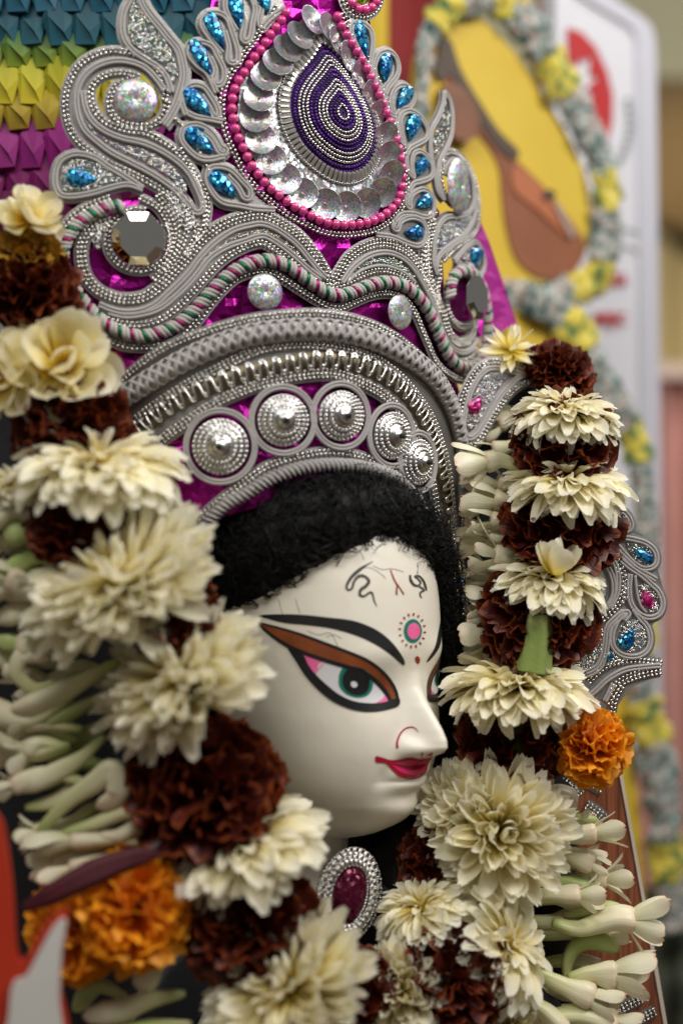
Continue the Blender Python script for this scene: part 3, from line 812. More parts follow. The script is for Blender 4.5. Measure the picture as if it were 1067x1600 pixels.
paisley2(R_, ((416, 1210), (404, 1275), (430, 1300), (428, 1250), (450, 1212), (500, 1186), (548, 1204), (578, 1270), (566, 1340), (520, 1360), (450, 1340), (380, 1342), (330, 1390)), (518, 1265), (470, 1290), 12)
paisley2(R_, ((330, 1390), (325, 1425), (350, 1440), (376, 1385), (440, 1362), (500, 1382), (530, 1440), (518, 1506), (478, 1538), (400, 1518), (320, 1484), (220, 1470)), (455, 1455), (395, 1450), 12)

# ---- medallion: pink pearls, sequins, purple bead drop
med = node('medallion', crown)
pink = T__((345, -60), (310, 0), (270, 46), (222, 128), (185, 170), (140, 240), (105, 290), (80, 345), (70, 400), (70, 460), (78, 510), (92, 565), (116, 620), (140, 675), (170, 735), (210, 790), (250, 838), (300, 880), (345, 918), (392, 950), (440, 975), (485, 1000), (530, 1022), (578, 1036), (625, 1042), (670, 1042), (712, 1038), (752, 1032), (790, 1022), (826, 1006), (860, 984), (895, 952), (920, 920), (934, 885), (942, 840), (944, 790), (940, 720), (930, 660), (912, 600), (892, 540), (868, 480), (838, 400), (806, 330), (770, 250), (724, 165), (690, 110), (650, 45), (610, -40))
P, N = path(CR, pink, .0042, False, 2.5)
ME_pearl = MB(); ME_pearl.add(*E69); ME_pearl = ME_pearl.mesh('pearl', M_pearl)
q, n_ = resample(P, N, .0078)
for a_, b_ in zip(q, n_):
    place('pearl', ME_pearl, a_, (1, 0, 0), (0, 1, 0), (0, 0, 1), (.00385,) * 3, med)
for off, k in ((-.0066, 2),):
    P2 = shift(P, N, -off); mb = MB()
    for j in range(2):
        beads(mb, shift(P, N, -.0062 - j * .0028) - N * .0022, N, .0036, .0018, .0015, .45 if j else -.45)
    mb.build('bead_strand', M_bead, med, kind='stuff')
patch(CR, T__((320, 60), (120, 300), (100, 480), (150, 640), (260, 800), (420, 920), (600, 1000), (780, 990), (900, 900), (915, 750), (870, 560), (780, 330), (640, 80), (480, -60)), med, M_seqground, .0010, 'sequin_ground', False, 12)
mc = np.array(T__((605, 475))[0])
seqs = ((480, -20, 50), (412, 62, 66), (350, 128, 68), (300, 200, 68), (240, 278, 70), (205, 385, 70), (188, 490, 70), (215, 600, 70), (268, 705, 70), (340, 805, 70), (430, 880, 68), (545, 935, 66), (655, 948, 62), (755, 928, 62), (838, 872, 58), (880, 780, 52), (868, 680, 48), (850, 580, 46), (806, 470, 44), (764, 370, 44), (715, 270, 44), (660, 170, 44), (610, 90, 44), (560, 20, 44))
for i, (x, y, r_) in enumerate(seqs):
    c2 = np.array(T__((x, y))[0]); p, X, Y, n = frame_at(CR, *c2)
    pc, nc = CR.hit(*mc); ra = (p - pc); ra = (ra - n * ra.dot(n)).normalized()
    tg = n.cross(ra).normalized()
    nn = (n + ra * random.uniform(.14, .3) - tg * random.uniform(.3, .5)).normalized()
    X = ra - nn * ra.dot(nn); X.normalize(); Y = nn.cross(X)
    rad = .0125
    place('sequin', ME_seq, p + n * (.0045 + .0009 * (i % 2)), X, Y, nn, (rad,) * 3, med)
outer = T__((530, 122), (482, 188), (422, 260), (378, 340), (366, 430), (386, 530), (432, 620), (500, 690), (580, 745), (660, 764), (730, 742), (780, 682), (800, 600), (790, 510), (760, 420), (720, 340), (670, 260), (620, 190), (572, 142))
oc = catmull(outer, 2.5, True)
def dome_h(s): return .004 + .011 * (1 - s * s) ** .75
vv = []; RS = [1.12, 1.0, .9, .75, .6, .45, .3, .15, .02]
for s_ in RS:
    ps = mc + (oc[::3] - mc) * s_
    for q in ps:
        p, n = CR.hit(*q); vv.append(p + n * ((dome_h(min(s_, 1)) - .0008) if s_ <= 1 else .002))
kk = len(oc[::3]); mb = MB(); mb.add([tuple(v_) for v_ in vv], [tuple(reversed(f)) for f in grid_faces(len(RS), kk, False, True)])
mb.build('purple_pad', mat('purple_felt', rgb(50, 14, 84), .8), med)
pat = 'ppsssppssspps'
for i, ch in enumerate(pat):
    s_ = 1.0 - i * (.95 / len(pat))
    P2, N2 = onto(CR, mc + (oc - mc) * s_, dome_h(s_))
    mb = MB(); beads(mb, P2, N2, .0026, .0016, .00135, .5 if i % 2 else -.5, True)
    mb.build('bead_ring', M_purple if ch == 'p' else M_bead, med, kind='stuff')
# bugle bars round the pad
P2, N2 = onto(CR, mc + (oc - mc) * 1.13, .0035)
q, n_ = resample(P2, N2, .0044, True)
pc, _n = CR.hit(*mc); pc = np.array(pc)
ME_bug = MB(); tv, tf = lathe([(0, -1), (.42, -1), (.5, -.8), (.5, .8), (.42, 1), (0, 1)], 6); ME_bug.add(tv, tf); ME_bug = ME_bug.mesh('bugle_bead', M_clear, False)
for a_, b_ in zip(q, n_):
    ra = unit(pc - a_); ra = unit(ra - b_ * ra.dot(b_)); Z = unit(ra + b_ * .55); Xv = unit(np.cross(b_, Z)); Yv = np.cross(Z, Xv)
    place('bugle_bead', ME_bug, a_, Xv, Yv, Z, (.0036, .0036, .0052), med)
P2, N2 = onto(CR, mc + (oc - mc) * 1.22, .0026)
mb = MB(); beads(mb, P2, N2, .0024, .0012, .0012, 0, True); mb.build('bead_ring', M_clear, med, kind='stuff')

# ---- small round ornament that tops the frame on the right
s4 = node('round_ornament', crown)
rc = R_((135, -30))[0]
for rr0, kind_ in ((24, 'p'), (32, 'b')):
    lp = [(rc[0] + rr0 * cos(t) * .92, rc[1] + rr0 * 1.05 * sin(t)) for t in np.linspace(0, 2 * pi, 16, endpoint=False)]
    if kind_ == 'p':
        P2, N2 = path(CR, lp, .004, True); q, n_ = resample(P2, N2, .0074, True)
        for a_ in q: place('pearl', ME_pearl, a_, (1, 0, 0), (0, 1, 0), (0, 0, 1), (.0038,) * 3, s4)
    else: bead_rows(CR, lp, s4, 2, closed=True)
patch(CR, [(rc[0] + 33 * cos(t), rc[1] + 35 * sin(t)) for t in np.linspace(0, 2 * pi, 20, endpoint=False)], s4, M_silver, .0006, 'ground', False)
gem(CR, (rc[0], rc[1] + 2), (rc[0] + 17, rc[1] + 6), 17, s4, M_gemg)

# ---- the big wave: braid, bead rows, cords
wave = node('wave_ornament', crown)
braidL = B__((405, 168), (345, 160), (275, 188), (205, 228), (152, 290), (122, 360), (122, 430), (152, 510), (200, 588), (260, 660), (322, 714), (400, 752), (480, 768), (560, 754), (640, 720), (700, 672), (760, 612), (820, 545), (880, 488), (950, 442)) + C_((10, 326), (64, 326), (130, 345), (190, 385), (250, 430), (310, 468), (370, 486), (430, 474), (500, 446), (570, 426), (640, 430), (700, 456), (750, 502), (790, 562), (820, 630), (850, 700), (880, 760), (920, 808), (970, 828), (1010, 812), (1038, 770), (1056, 700), (1062, 620), (1056, 540), (1040, 460), (1005, 395), (960, 372), (915, 388), (892, 440), (890, 500))
def wrapped(surf, pts, parent, rad=.0044, lift=.0038, pitch=.0032):
    P, N = path(surf, pts, lift, False, 2.5)
    mb = MB(); sweep(mb, P, N, ring(rad * .82, 10), mi=0)
    q, n_ = resample(P, N, pitch); T = tangents(q); L = unit(np.cross(n_, T))
    seq = [0, 0, 1, 0, 0, 2]
    for i in range(1, len(q) - 1):
        mi = seq[i % 6]; th = np.linspace(-.15 * pi, 1.15 * pi, 9) if not mi else np.linspace(.2 * pi, .82 * pi, 7)
        arc = np.array([q[i] + L[i] * cos(t) * rad + n_[i] * sin(t) * rad + T[i] * (t / pi - .5) * pitch * 1.7 for t in th])
        nr = np.array([L[i] * cos(t) + n_[i] * sin(t) for t in th])
        sweep(mb, arc, nr, ring(.0014 if mi else .0013, 5, .0016 if mi else .0020), mi=mi)
    return mb.build('wrapped_braid', [M_wrapw, M_green, M_wrapm], parent, kind='stuff')
wrapped(CR, braidL, wave)
bead_rows(CR, B__((330, 120), (250, 150), (165, 205), (105, 280), (78, 360), (80, 440), (112, 520), (150, 590), (200, 655)), wave, 2)
bead_rows(CR, B__((330, 215), (280, 236), (232, 278), (206, 340), (204, 410), (222, 480), (262, 535), (318, 572), (400, 594), (490, 584), (560, 540), (630, 470), (700, 392), (770, 312), (850, 252), (940, 215)) + C_((10, 108), (60, 120), (120, 150), (180, 190), (240, 250), (290, 320), (328, 385), (346, 420), (362, 415), (390, 370), (430, 310), (490, 266), (560, 242), (630, 246), (690, 272), (740, 322), (780, 382), (815, 440), (845, 510), (868, 570), (885, 630), (912, 684), (945, 708), (985, 694), (1010, 650), (1022, 590)), wave, 3)
cord(CR, B__((285, 618), (370, 650), (460, 652), (540, 622), (612, 560), (692, 480), (762, 390), (832, 322), (912, 270), (1000, 246)) + C_((20, 152), (70, 166), (130, 202), (190, 252), (240, 312), (290, 372), (322, 405)), wave, 2)
cord(CR, B__((330, 655), (400, 672), (470, 668), (560, 642), (640, 582), (720, 502), (800, 402), (880, 350), (960, 322)) + C_((20, 208), (70, 226), (130, 266), (190, 316), (240, 362), (300, 408)), wave, 2)
glitter(CR, B__((720, 470), (780, 400), (850, 340), (930, 295), (1010, 275)) + C_((20, 175), (70, 190), (130, 230), (190, 285), (230, 335), (180, 290), (120, 245), (60, 205)) + B__((960, 300), (880, 335), (790, 405)), wave)
bead_rows(CR, B__((285, 665), (330, 690), (390, 706), (470, 712), (560, 692), (640, 642), (720, 562), (790, 482), (860, 412), (940, 362)) + C_((14, 240), (70, 262), (130, 302), (190, 352), (250, 402), (310, 438), (362, 442), (430, 420), (490, 392), (550, 372), (610, 370), (670, 392), (720, 424), (762, 484), (800, 562), (832, 642), (862, 722), (902, 778), (950, 796), (995, 780), (1020, 730)), wave, 2)
bead_rows(CR, B__((285, 745), (380, 804), (480, 818), (580, 810), (660, 782), (740, 702), (800, 622), (860, 552), (930, 492)) + C_((0, 372), (70, 378), (130, 412), (200, 458), (270, 502), (330, 536), (390, 546), (450, 520), (520, 490), (590, 476), (650, 482), (700, 512), (740, 572), (770, 642), (800, 712), (830, 782), (870, 832), (930, 870), (990, 880), (1030, 850), (1062, 790)), wave, 2)
cord(CR, C_((395, 425), (440, 362), (500, 312), (560, 288), (620, 287), (680, 312), (722, 352), (762, 412), (800, 482), (830, 552), (852, 622), (880, 692), (918, 738), (960, 752), (1000, 732), (1025, 690)), wave, 2)
cord(CR, C_((420, 425), (470, 378), (530, 352), (590, 347), (650, 362), (700, 392), (735, 425)), wave, 1)
glitter(CR, C_((450, 380), (500, 335), (560, 308), (620, 308), (680, 340), (720, 385), (740, 415), (700, 380), (640, 345), (580, 332), (520, 340)), wave)
# mirror in the left curl
mirr = node('mirror_ornament', wave.parent)
p, X, Y, n = frame_at(CR, 218, 373)
n = (n + Vector((-.12, 0, -.17))).normalized(); X = Vector((0, 0, 1)).cross(n).normalized(); Y = n.cross(X)
place('mirror', ME_mirror, p + n * .008, X, Y, n, (.0215, .0215, .02), mirr)
lp = [(218 + 50 * cos(t), 376 + 47 * sin(t)) for t in np.linspace(-.5, 2 * pi - 1.4, 20)]
bead_rows(CR, lp, mirr, 2)
for q in (((560, 110), (620, 190), (650, 270), (640, 350), (600, 430), (540, 500)), ((640, 60), (690, 160), (700, 250), (670, 340), (630, 410), (590, 460)), ((700, 200), (740, 260), (720, 330), (690, 380)), ((770, 120), (780, 200), (768, 270), (740, 310)), ((480, 120), (560, 165), (606, 240), (618, 320), (600, 390))):
    bead_rows(CR, B__(*q), mirr, 2)
glitter(CR, B__((600, 120), (660, 230), (700, 280), (740, 220), (720, 150), (660, 60)), mirr)
glitter(CR, B__((250, 270), (300, 240), (340, 215), (300, 300), (290, 360), (260, 340)), mirr)
# mirror in the right curl
mirr2 = node('mirror_ornament', crown)
p, X, Y, n = frame_at(CR, *C_((975, 500))[0])
place('mirror', ME_mirror, p + n * .0125, X, Y, n, (.0195, .0205, .02), mirr2)
lp = [C_((968 + 82 * cos(t), 505 + 128 * sin(t)))[0] for t in np.linspace(.2, 2 * pi - .6, 22)]
bead_rows(CR, lp, mirr2, 2)
for q in (((830, 95), (802, 150), (792, 230), (792, 330), (802, 420), (832, 505), (850, 560)), ((775, 260), (770, 340), (785, 430), (812, 500)), ((850, 330), (850, 400), (842, 470), (860, 540))):
    bead_rows(CR, C_(*q), mirr2, 2)
# upright leaf, scroll and drop on the right edge
s5 = node('leaf_ornament', crown)
cord(CR, R_((640, 575), (634, 650), (602, 740), (564, 812), (554, 900), (562, 1000), (582, 1100), (604, 1200), (640, 1250)), s5, 2)
cord(CR, R_((642, 575), (678, 640), (692, 740), (684, 850), (648, 940), (612, 1010), (602, 1100), (618, 1180), (648, 1250)), s5, 2)
glitter(CR, R_((645, 640), (668, 690), (672, 760), (660, 850), (620, 930), (590, 1000), (580, 940), (580, 860), (610, 780)), s5)
s6 = node('scroll_ornament', crown)
bead_rows(CR, R_((640, 1010), (655, 960), (705, 952), (762, 992), (812, 1072), (842, 1160), (860, 1260), (858, 1380), (836, 1450), (780, 1500), (700, 1560), (640, 1620)), s6, 2)
bead_rows(CR, R_((640, 1010), (622, 1100), (642, 1200), (692, 1268), (752, 1278), (790, 1236), (780, 1160), (750, 1080), (710, 1040)), s6, 2)
cord(CR, R_((650, 1100), (655, 1050), (692, 1004), (742, 1014), (792, 1082), (820, 1160), (824, 1260), (792, 1330), (722, 1352), (652, 1362), (604, 1420), (584, 1500), (578, 1640), (600, 1720)), s6, 2)
cord(CR, R_((836, 1210), (836, 1320), (800, 1420), (732, 1498), (652, 1558), (606, 1610), (590, 1680)), s6, 2)
glitter(CR, R_((610, 1440), (660, 1390), (730, 1372), (800, 1340), (805, 1390), (760, 1450), (690, 1510), (610, 1560), (596, 1540)), s6)
bead_rows(CR, R_((560, 1330), (575, 1400), (555, 1480), (540, 1580), (545, 1680), (560, 1760)), s6, 3)
p, X, Y, n = frame_at(CR, *R_((706, 1170))[0])
place('sequin_disc', ME_disc, p + n * .006, X, Y, n, (.017, .024, .02), s6)
s7 = node('drop_ornament', crown)
cord(CR, C_((915, 325), (980, 252), (1018, 238), (1050, 290), (1056, 350), (1034, 388), (985, 362), (925, 328)), s7, 2)
gem(CR, *C_((1020, 305), (1008, 350)), 10, s7, M_gemb)
glitter(CR, C_((960, 300), (1010, 255), (1040, 300), (1040, 360), (990, 345)), s7)
# discs sewn on the foil under the wave
for x, y, w_, h_ in ((410, 458, .0145, .0145), (617, 489, .0135, .0145)):
    p, X, Y, n = frame_at(CR, x, y); n2 = n
    place('sequin_disc', ME_disc, p + n * .006, X, Y, n, (w_, h_, .012), crown)

# ---- arch bands of the tiara
arch = node('arch_band', crown)
up_ = [(160, 630), (210, 585), (260, 550), (320, 525), (380, 507), (430, 499), (490, 496), (545, 503), (595, 521), (640, 551), (674, 587), (694, 625), (708, 664), (716, 710), (719, 770), (712, 850)]
dn_ = [(205, 737), (245, 697), (285, 667), (330, 636), (380, 612), (440, 594), (506, 586), (545, 594), (587, 614), (613, 635), (632, 657), (649, 686), (664, 724), (674, 772), (682, 850)]
patch(TI, catmull(up_, 6).tolist() + catmull(dn_, 6).tolist()[::-1], arch, M_ground, .0012, 'ground', False, 9)
bead_rows(TI, [(160, 625), (210, 580), (260, 545), (320, 520), (380, 502), (430, 494), (490, 491), (545, 498), (595, 516), (640, 546), (674, 582), (694, 622), (708, 664), (716, 710), (720, 770)], arch, 2, .004)
lat = [(150, 652), (200, 620), (247, 590), (293, 563), (343, 540), (393, 524), (433, 518), (483, 515), (533, 520), (583, 534), (633, 560), (667, 588), (690, 622), (703, 656), (712, 700), (715, 745), (714, 800)]
def lattice(surf, pts, parent, halfw=.0082, lift=.004, h=.006):
    P, N = path(surf, pts, lift, False, 3)
    mb = MB()
    sweep(mb, P, N, [(halfw * cos(t) * .95, h * .9 * sin(t)) for t in np.linspace(pi, 0, 11)] + [(halfw * .9, -.003), (-halfw * .9, -.003)])
    mb.build('braid_core', M_ground, parent)
    q, n_ = resample(P, N, .0012); T = tangents(q); L = unit(np.cross(n_, T)); n = len(q)
    mb = MB(); st = 7
    for i in range(0, n - 16, st):
        for sgn in (1, -1):
            pts_, nr = [], []
            for j in range(9):
                t = j / 8; k = min(n - 1, int(i + t * 13)); th = pi * (.04 + .92 * t)
                a_ = cos(th) * sgn
                lift2 = .0009 * sin(t * 2 * pi * 2 + (0 if sgn > 0 else pi))
                pts_.append(q[k] + L[k] * halfw * a_ + n_[k] * (h * sin(th) + .0004 + lift2)); nr.append(L[k] * a_ + n_[k] * sin(th))
            sweep(mb, np.array(pts_), np.array(nr), ring(.0010, 5, .0019))
    return mb.build('lattice_braid', M_cord, parent, kind='stuff')
lattice(TI, lat, arch)
bead_rows(TI, [(175, 690), (230, 645), (293, 602), (343, 576), (400, 548), (467, 538), (533, 545), (583, 562), (617, 586), (644, 615), (668, 650), (684, 690), (696, 735), (703, 790), (706, 840)], arch, 3, .003)
coil = [(180, 715), (223, 668), (260, 638), (310, 611), (380, 585), (455, 569), (500, 563), (550, 567), (587, 580), (620, 602), (645, 630), (663, 664), (677, 700), (687, 742), (695, 785), (699, 830)]
def meander(surf, pts, parent, amp=.0068, wl=.0104, lift=.004):
    P, N = path(surf, pts, lift, False, 2.5)
    mb = MB(); sweep(mb, P - N * .003, N, [(-amp * 1.1, -.001), (amp * 1.1, -.001), (amp * 1.05, .0012), (-amp * 1.05, .0012)])
    mb.build('braid_ground', M_gold, parent)
    q, n_ = resample(P, N, .0006); T = tangents(q); L = unit(np.cross(n_, T))
    d = np.arange(len(q)) * .0006
    ph = 2 * pi * d / wl
    for dl in (0.0, .0024):
        s_ = np.sin(ph); off = np.sign(s_) * np.abs(s_) ** .45 * (amp - dl)
        al = np.sin(2 * ph) * wl * -.035
        Q = q + L * off[:, None] + T * al[:, None] + n_ * (.0016 * (1 - (off / amp) ** 2))[:, None]
        mb = MB(); sweep(mb, Q, n_, ring(.00095, 6)); mb.build('coiled_braid', M_silver, parent)
meander(TI, coil, arch)
bead_rows(TI, [(205, 735), (245, 695), (285, 665), (330, 634), (380, 610), (440, 592), (506, 584), (545, 592), (587, 612), (613, 633), (632, 655), (649, 684), (664, 722), (674, 770), (680, 820)], arch, 3, .003)
# beehive domes, each in a ring of cord
prof = [(1.0, 0)]
for k in range(5):
    r0 = 1 - k * .19
    prof += [(r0, .02 + k * .125), (r0 - .04, .075 + k * .125), (r0 - .13, .10 + k * .125), (r0 - .17, .115 + k * .125)]
prof += [(.10, .72), (.06, .76), (.035, .74), (.03, .5)]
ME_dome = lathe_mesh('dome', prof, M_dome, 36)
mb = MB()
for rr0, zz0, nb in ((.93, .08, 34), (.75, .2, 28), (.55, .33, 22)):
    th = np.linspace(0, 2 * pi, nb, endpoint=False); C = np.stack([rr0 * np.cos(th), rr0 * np.sin(th), np.full(nb, zz0)], 1)
    r_ = .078 * np.ones((nb, 1)); I = np.eye(3)
    stamps(mb, *E46, C, r_ * I[0], r_ * I[1], r_ * I[2])
ME_domebead = mb.mesh('bead_ring', M_silver)
mb = MB(); mb.add(*lathe([(.001, .77), (.10, .77), (.105, .74), (.105, .5)], 14)); ME_hole = mb.mesh('hole_disc', M_hole)  # black disc over the dome's small opening stands for the dark inside
domes = [(345, 698, .0215), (441, 657, .0200), (530, 650, .0195), (608, 681, .0190), (648, 722, .0185)]
for x, y, r_ in domes:
    dn = node('dome_ornament', crown)
    p, X, Y, n = frame_at(TI, x, y)
    n2 = (n + Vector((0, 0, -.06))).normalized(); X = Vector((0, 0, 1)).cross(n2).normalized(); Y = n2.cross(X)
    p = p + n * .003
    place('dome', ME_dome, p, X, Y, n2, (r_, r_, r_ * .98), dn)
    o = place('bead_ring', ME_domebead, p, X, Y, n2, (r_, r_, r_ * .98), dn); o['kind'] = 'stuff'
    place('hole_disc', ME_hole, p, X, Y, n2, (r_, r_, r_ * .98), dn)
    th = np.linspace(0, 2 * pi, 60, endpoint=False); mb = MB()
    for k in range(2):
        rr1 = r_ * 1.15 + k * .0023
        ptc = np.array([p + X * cos(t) * rr1 + Y * sin(t) * rr1 * 1.04 for t in th]); nn_ = np.tile(np.array(n), (60, 1))
        # bend with the band
        for i in range(60):
            q = Vector(ptc[i]); dxy = Vector((q.x - TI.ax, q.y - TI.ay, 0)); dn_ = dxy.normalized()
            ptc[i] = np.array((TI.ax + dn_.x * (TI.r + .004), TI.ay + dn_.y * (TI.r + .004), q.z)); nn_[i] = np.array(dn_)
        sweep(mb, ptc, nn_, ring(.0017, 7, .0013), True)
    mb.build('cord', M_cord, dn)
# rows over the hair
bead_rows(TI, [(290, 830), (334, 791), (375, 758), (417, 729), (466, 713), (516, 706), (565, 714), (606, 733), (634, 760), (655, 800), (672, 850)], arch, 2, .003)
def rope(surf, pts, parent, r0=.0034, lift=.004, m=None, name='rope', turns=260):
    P, N = path(surf, pts, lift, False, 2.0)
    q, n_ = resample(P, N, .0006)
    mb = MB(); sweep(mb, q, n_, [(r0 * (.72 + .28 * cos(3 * t)) * cos(t), r0 * (.72 + .28 * cos(3 * t)) * sin(t)) for t in np.linspace(0, 2 * pi, 18, endpoint=False)], twist=turns * 2)
    return mb.build(name, m or M_silvthread, parent)
rope(TI, [(285, 860), (342, 797), (384, 771), (425, 747), (474, 731), (524, 727), (573, 733), (612, 748), (642, 778), (664, 820), (678, 870)], arch, .0058, .004, M_cord)
rope(TI, [(700, 790), (703, 840), (708, 880), (716, 930), (718, 980), (712, 1040), (704, 1090)], arch, .003, .002, M_silver)
bead_rows(TI, [(716, 800), (716, 850), (720, 905), (724, 960), (720, 1010), (712, 1060)], arch, 2, .003)
SIDE = Pln(at(725, 900, .085), (.5, -.86, 0))
for (x, y, tx, ty, w_, m) in ((727, 861, 733, 850, 7, M_gemm), (726, 914, 738, 924, 9, M_gemb), (721, 982, 724, 990, 5, M_gemm), (728, 1003, 733, 1008, 6, M_gemm)):
    gem(SIDE, (x, y), (tx, ty), w_, arch, m)
bead_rows(SIDE, [(712, 862), (716, 846), (728, 842), (740, 850), (738, 868)], arch, 2)
# side leaf with the red gem
LF = Pln(at(740, 620, .10), (.42, -.9, .05))
s8 = node('leaf_ornament', crown)
lo_ = E_((580, 625), (578, 560), (592, 480), (622, 385), (672, 305), (730, 270), (810, 282), (900, 308), (870, 328), (785, 420), (722, 520), (662, 622), (610, 660))
patch(LF, E_((560, 680), (560, 480), (600, 360), (660, 270), (740, 222), (860, 240), (1030, 320), (880, 380), (760, 500), (650, 700)), s8, M_silver, 0, 'ground', False)
cord(LF, lo_, s8, 2, closed=True)
bead_rows(LF, E_((585, 700), (560, 640), (562, 480), (600, 370), (660, 275), (740, 232), (860, 250), (960, 286), (1030, 318)), s8, 2)
bead_rows(LF, E_((600, 700), (650, 690), (705, 600), (765, 500), (845, 400), (935, 345), (1030, 322)), s8, 2)
bead_rows(LF, E_((690, 255), (760, 250), (860, 268), (980, 305)), s8, 2)
glitter(LF, E_((600, 600), (610, 500), (640, 400), (690, 320), (740, 295), (820, 305), (770, 390), (705, 490), (650, 590)), s8)
gem(LF, *E_((640, 472), (670, 425)), 12, s8, M_gemm)
# ================================================================ silver ornament hanging at the right of the garland
OR = Pln(at(960, 940, .05), (.16, -.98, 0))
orn = thing('side_ornament', 'grey cord and glitter ornament with blue and magenta gems, right of the flower garland', 'ornament')
patch(OR, O_((300, 300), (440, 60), (560, 70), (612, 190), (740, 270), (785, 350), (790, 470), (835, 640), (820, 740), (745, 840), (750, 960), (690, 1045), (810, 1062), (800, 1160), (600, 1240), (500, 1400), (440, 1390), (200, 1300), (100, 1000), (200, 600)), orn, M_silver, 0, 'ground', False, 9)
cord(OR, O_((470, 205), (520, 216), (575, 208), (606, 182), (594, 130), (562, 88), (520, 80)), orn, 2)
cord(OR, O_((480, 250), (540, 252), (612, 262), (702, 288), (762, 342), (772, 410), (742, 448), (682, 454), (622, 420), (562, 362), (522, 314), (488, 308)), orn, 2)
cord(OR, O_((520, 345), (600, 420), (660, 470), (720, 500), (770, 530)), orn, 2)
bead_rows(OR, O_((440, 320), (500, 400), (540, 480), (552, 560), (532, 650), (492, 716), (432, 770), (370, 810)), orn, 3)
cord(OR, O_((372, 385), (440, 432), (482, 510), (492, 580), (482, 650), (432, 724), (370, 760)), orn, 2)
cord(OR, O_((420, 330), (496, 420), (520, 520), (512, 620), (462, 720)), orn, 2)
cord(OR, O_((600, 490), (592, 580), (602, 676), (652, 748), (722, 778), (788, 756), (814, 690), (790, 612), (742, 562), (672, 500), (600, 452), (540, 400)), orn, 2)
cord(OR, O_((632, 500), (642, 600), (664, 690), (705, 745)), orn, 1)
cord(OR, O_((555, 800), (590, 752), (562, 742), (514, 800), (482, 880), (482, 950), (512, 1000), (572, 1030), (652, 1030), (712, 990), (732, 920), (712, 840), (662, 780), (622, 720)), orn, 2)
cord(OR, O_((560, 745), (502, 792), (452, 852), (440, 940), (422, 1040), (380, 1112), (305, 1150)), orn, 3)
bead_rows(OR, O_((330, 1200), (420, 1112), (520, 1072), (640, 1060), (800, 1078)), orn, 2)
cord(OR, O_((330, 1290), (380, 1250), (452, 1182), (562, 1122), (682, 1102), (795, 1092)), orn, 2)
bead_rows(OR, O_((440, 1330), (484, 1270), (524, 1212), (602, 1170), (702, 1142), (795, 1124)), orn, 3)
bead_rows(OR, O_((482, 1400), (502, 1310), (542, 1236)), orn, 2)
cord(OR, O_((430, 1330), (470, 1250), (490, 1210)), orn, 2)
for poly in (((580, 300), (680, 300), (745, 350), (745, 420), (690, 432), (630, 390)), ((660, 560), (720, 570), (780, 640), (785, 720), (720, 750), (670, 690)), ((540, 880), (600, 790), (660, 810), (705, 900), (690, 970), (600, 1005), (520, 970)), ((310, 880), (420, 850), (410, 1040), (330, 1120), (200, 1080), (240, 960)), ((440, 1000), (500, 1010), (600, 1050), (420, 1090)), ((560, 480), (590, 500), (580, 640), (545, 690), (560, 560)), ((520, 110), (560, 100), (580, 160), (540, 195), (490, 190)), ((390, 340), (420, 380), (470, 470), (440, 400))):
    glitter(OR, O_(*poly), orn, dens=.11)
gem(OR, *O_((682, 368), (615, 318)), 9, orn, M_gemb)
gem(OR, *O_((708, 655), (680, 590)), 10, orn, M_gemm)
gem(OR, *O_((585, 920), (620, 850)), 12, orn, M_gemb)
gem(OR, *O_((462, 1035), (470, 1005)), 5, orn, M_gemb)
gem(OR, *O_((248, 1038), (280, 1020)), 7, orn, M_gemm)
gem(OR, *O_((535, 160), (520, 120)), 5, orn, M_gemm)

# ---- pendant at the neck
NKP = Pln(at(535, 1390, -.022), (.5, -.85, .15))
pen = thing('pendant', 'oval dark ruby pendant with pleated silver wire frill under the chin', 'pendant')
p, n = NKP.hit(541, 1398)
PX = Vector((0, 0, 1)).cross(n).normalized(); PY = n.cross(PX)
PA = (PY * .92 + PX * .38).normalized(); PB = PA.cross(n).normalized()
mb = MB()
sq = []
for s_, hh in ((1.0, 0), (.95, .003), (.75, .006), (.4, .0078), (.02, .0082)):
    for j in range(26):
        t = 2 * pi * j / 26; sq.append(tuple(p + PA * .0225 * s_ * cos(t) + PB * .0145 * s_ * sin(t) + n * (.004 + hh)))
mb.add(sq, [tuple(reversed(q)) for q in grid_faces(5, 26, False, True)])
m_ruby = flake_mat('ruby_foil_stone', rgb(80, 3, 40), 330, .0, .2, .5, bump=.5)
mb.build('stone', m_ruby, pen, False)
mb = MB()
for k, (r1, r2, hh) in enumerate(((1.04, 1.42, .004), (1.25, 1.68, .002))):
    n_p = 64
    for i in range(n_p):
        t0, t1 = 2 * pi * i / n_p, 2 * pi * (i + .5) / n_p
        for ta, tb, ra_, rb_ in ((t0, t0, r1, r2), (t0, t1, r2, r2), (t1, t1, r2, r1), (t1, 2 * t1 - t0, r1, r1)):
            a_ = p + PA * .0215 * ra_ * cos(ta) + PB * .0165 * ra_ * sin(ta) + n * (hh + .003 * (i % 2))
            b_ = p + PA * .0215 * rb_ * cos(tb) + PB * .0165 * rb_ * sin(tb) + n * (hh + .003 * ((i + 1) % 2))
            sweep(mb, np.array([a_, b_]), np.array([n, n]), ring(.0006, 4))
mb.build('wire_frill', M_silvthread, pen, kind='stuff')
th = np.linspace(0, 2 * pi, 40, endpoint=False); mb = MB()
ptc = np.array([p + PA * .0235 * cos(t) + PB * .0158 * sin(t) + n * .004 for t in th]); beads(mb, ptc, np.tile(np.array(n), (40, 1)), .0024, .0014, .0012, .3, True)
mb.build('bead_ring', M_bead, pen, kind='stuff')
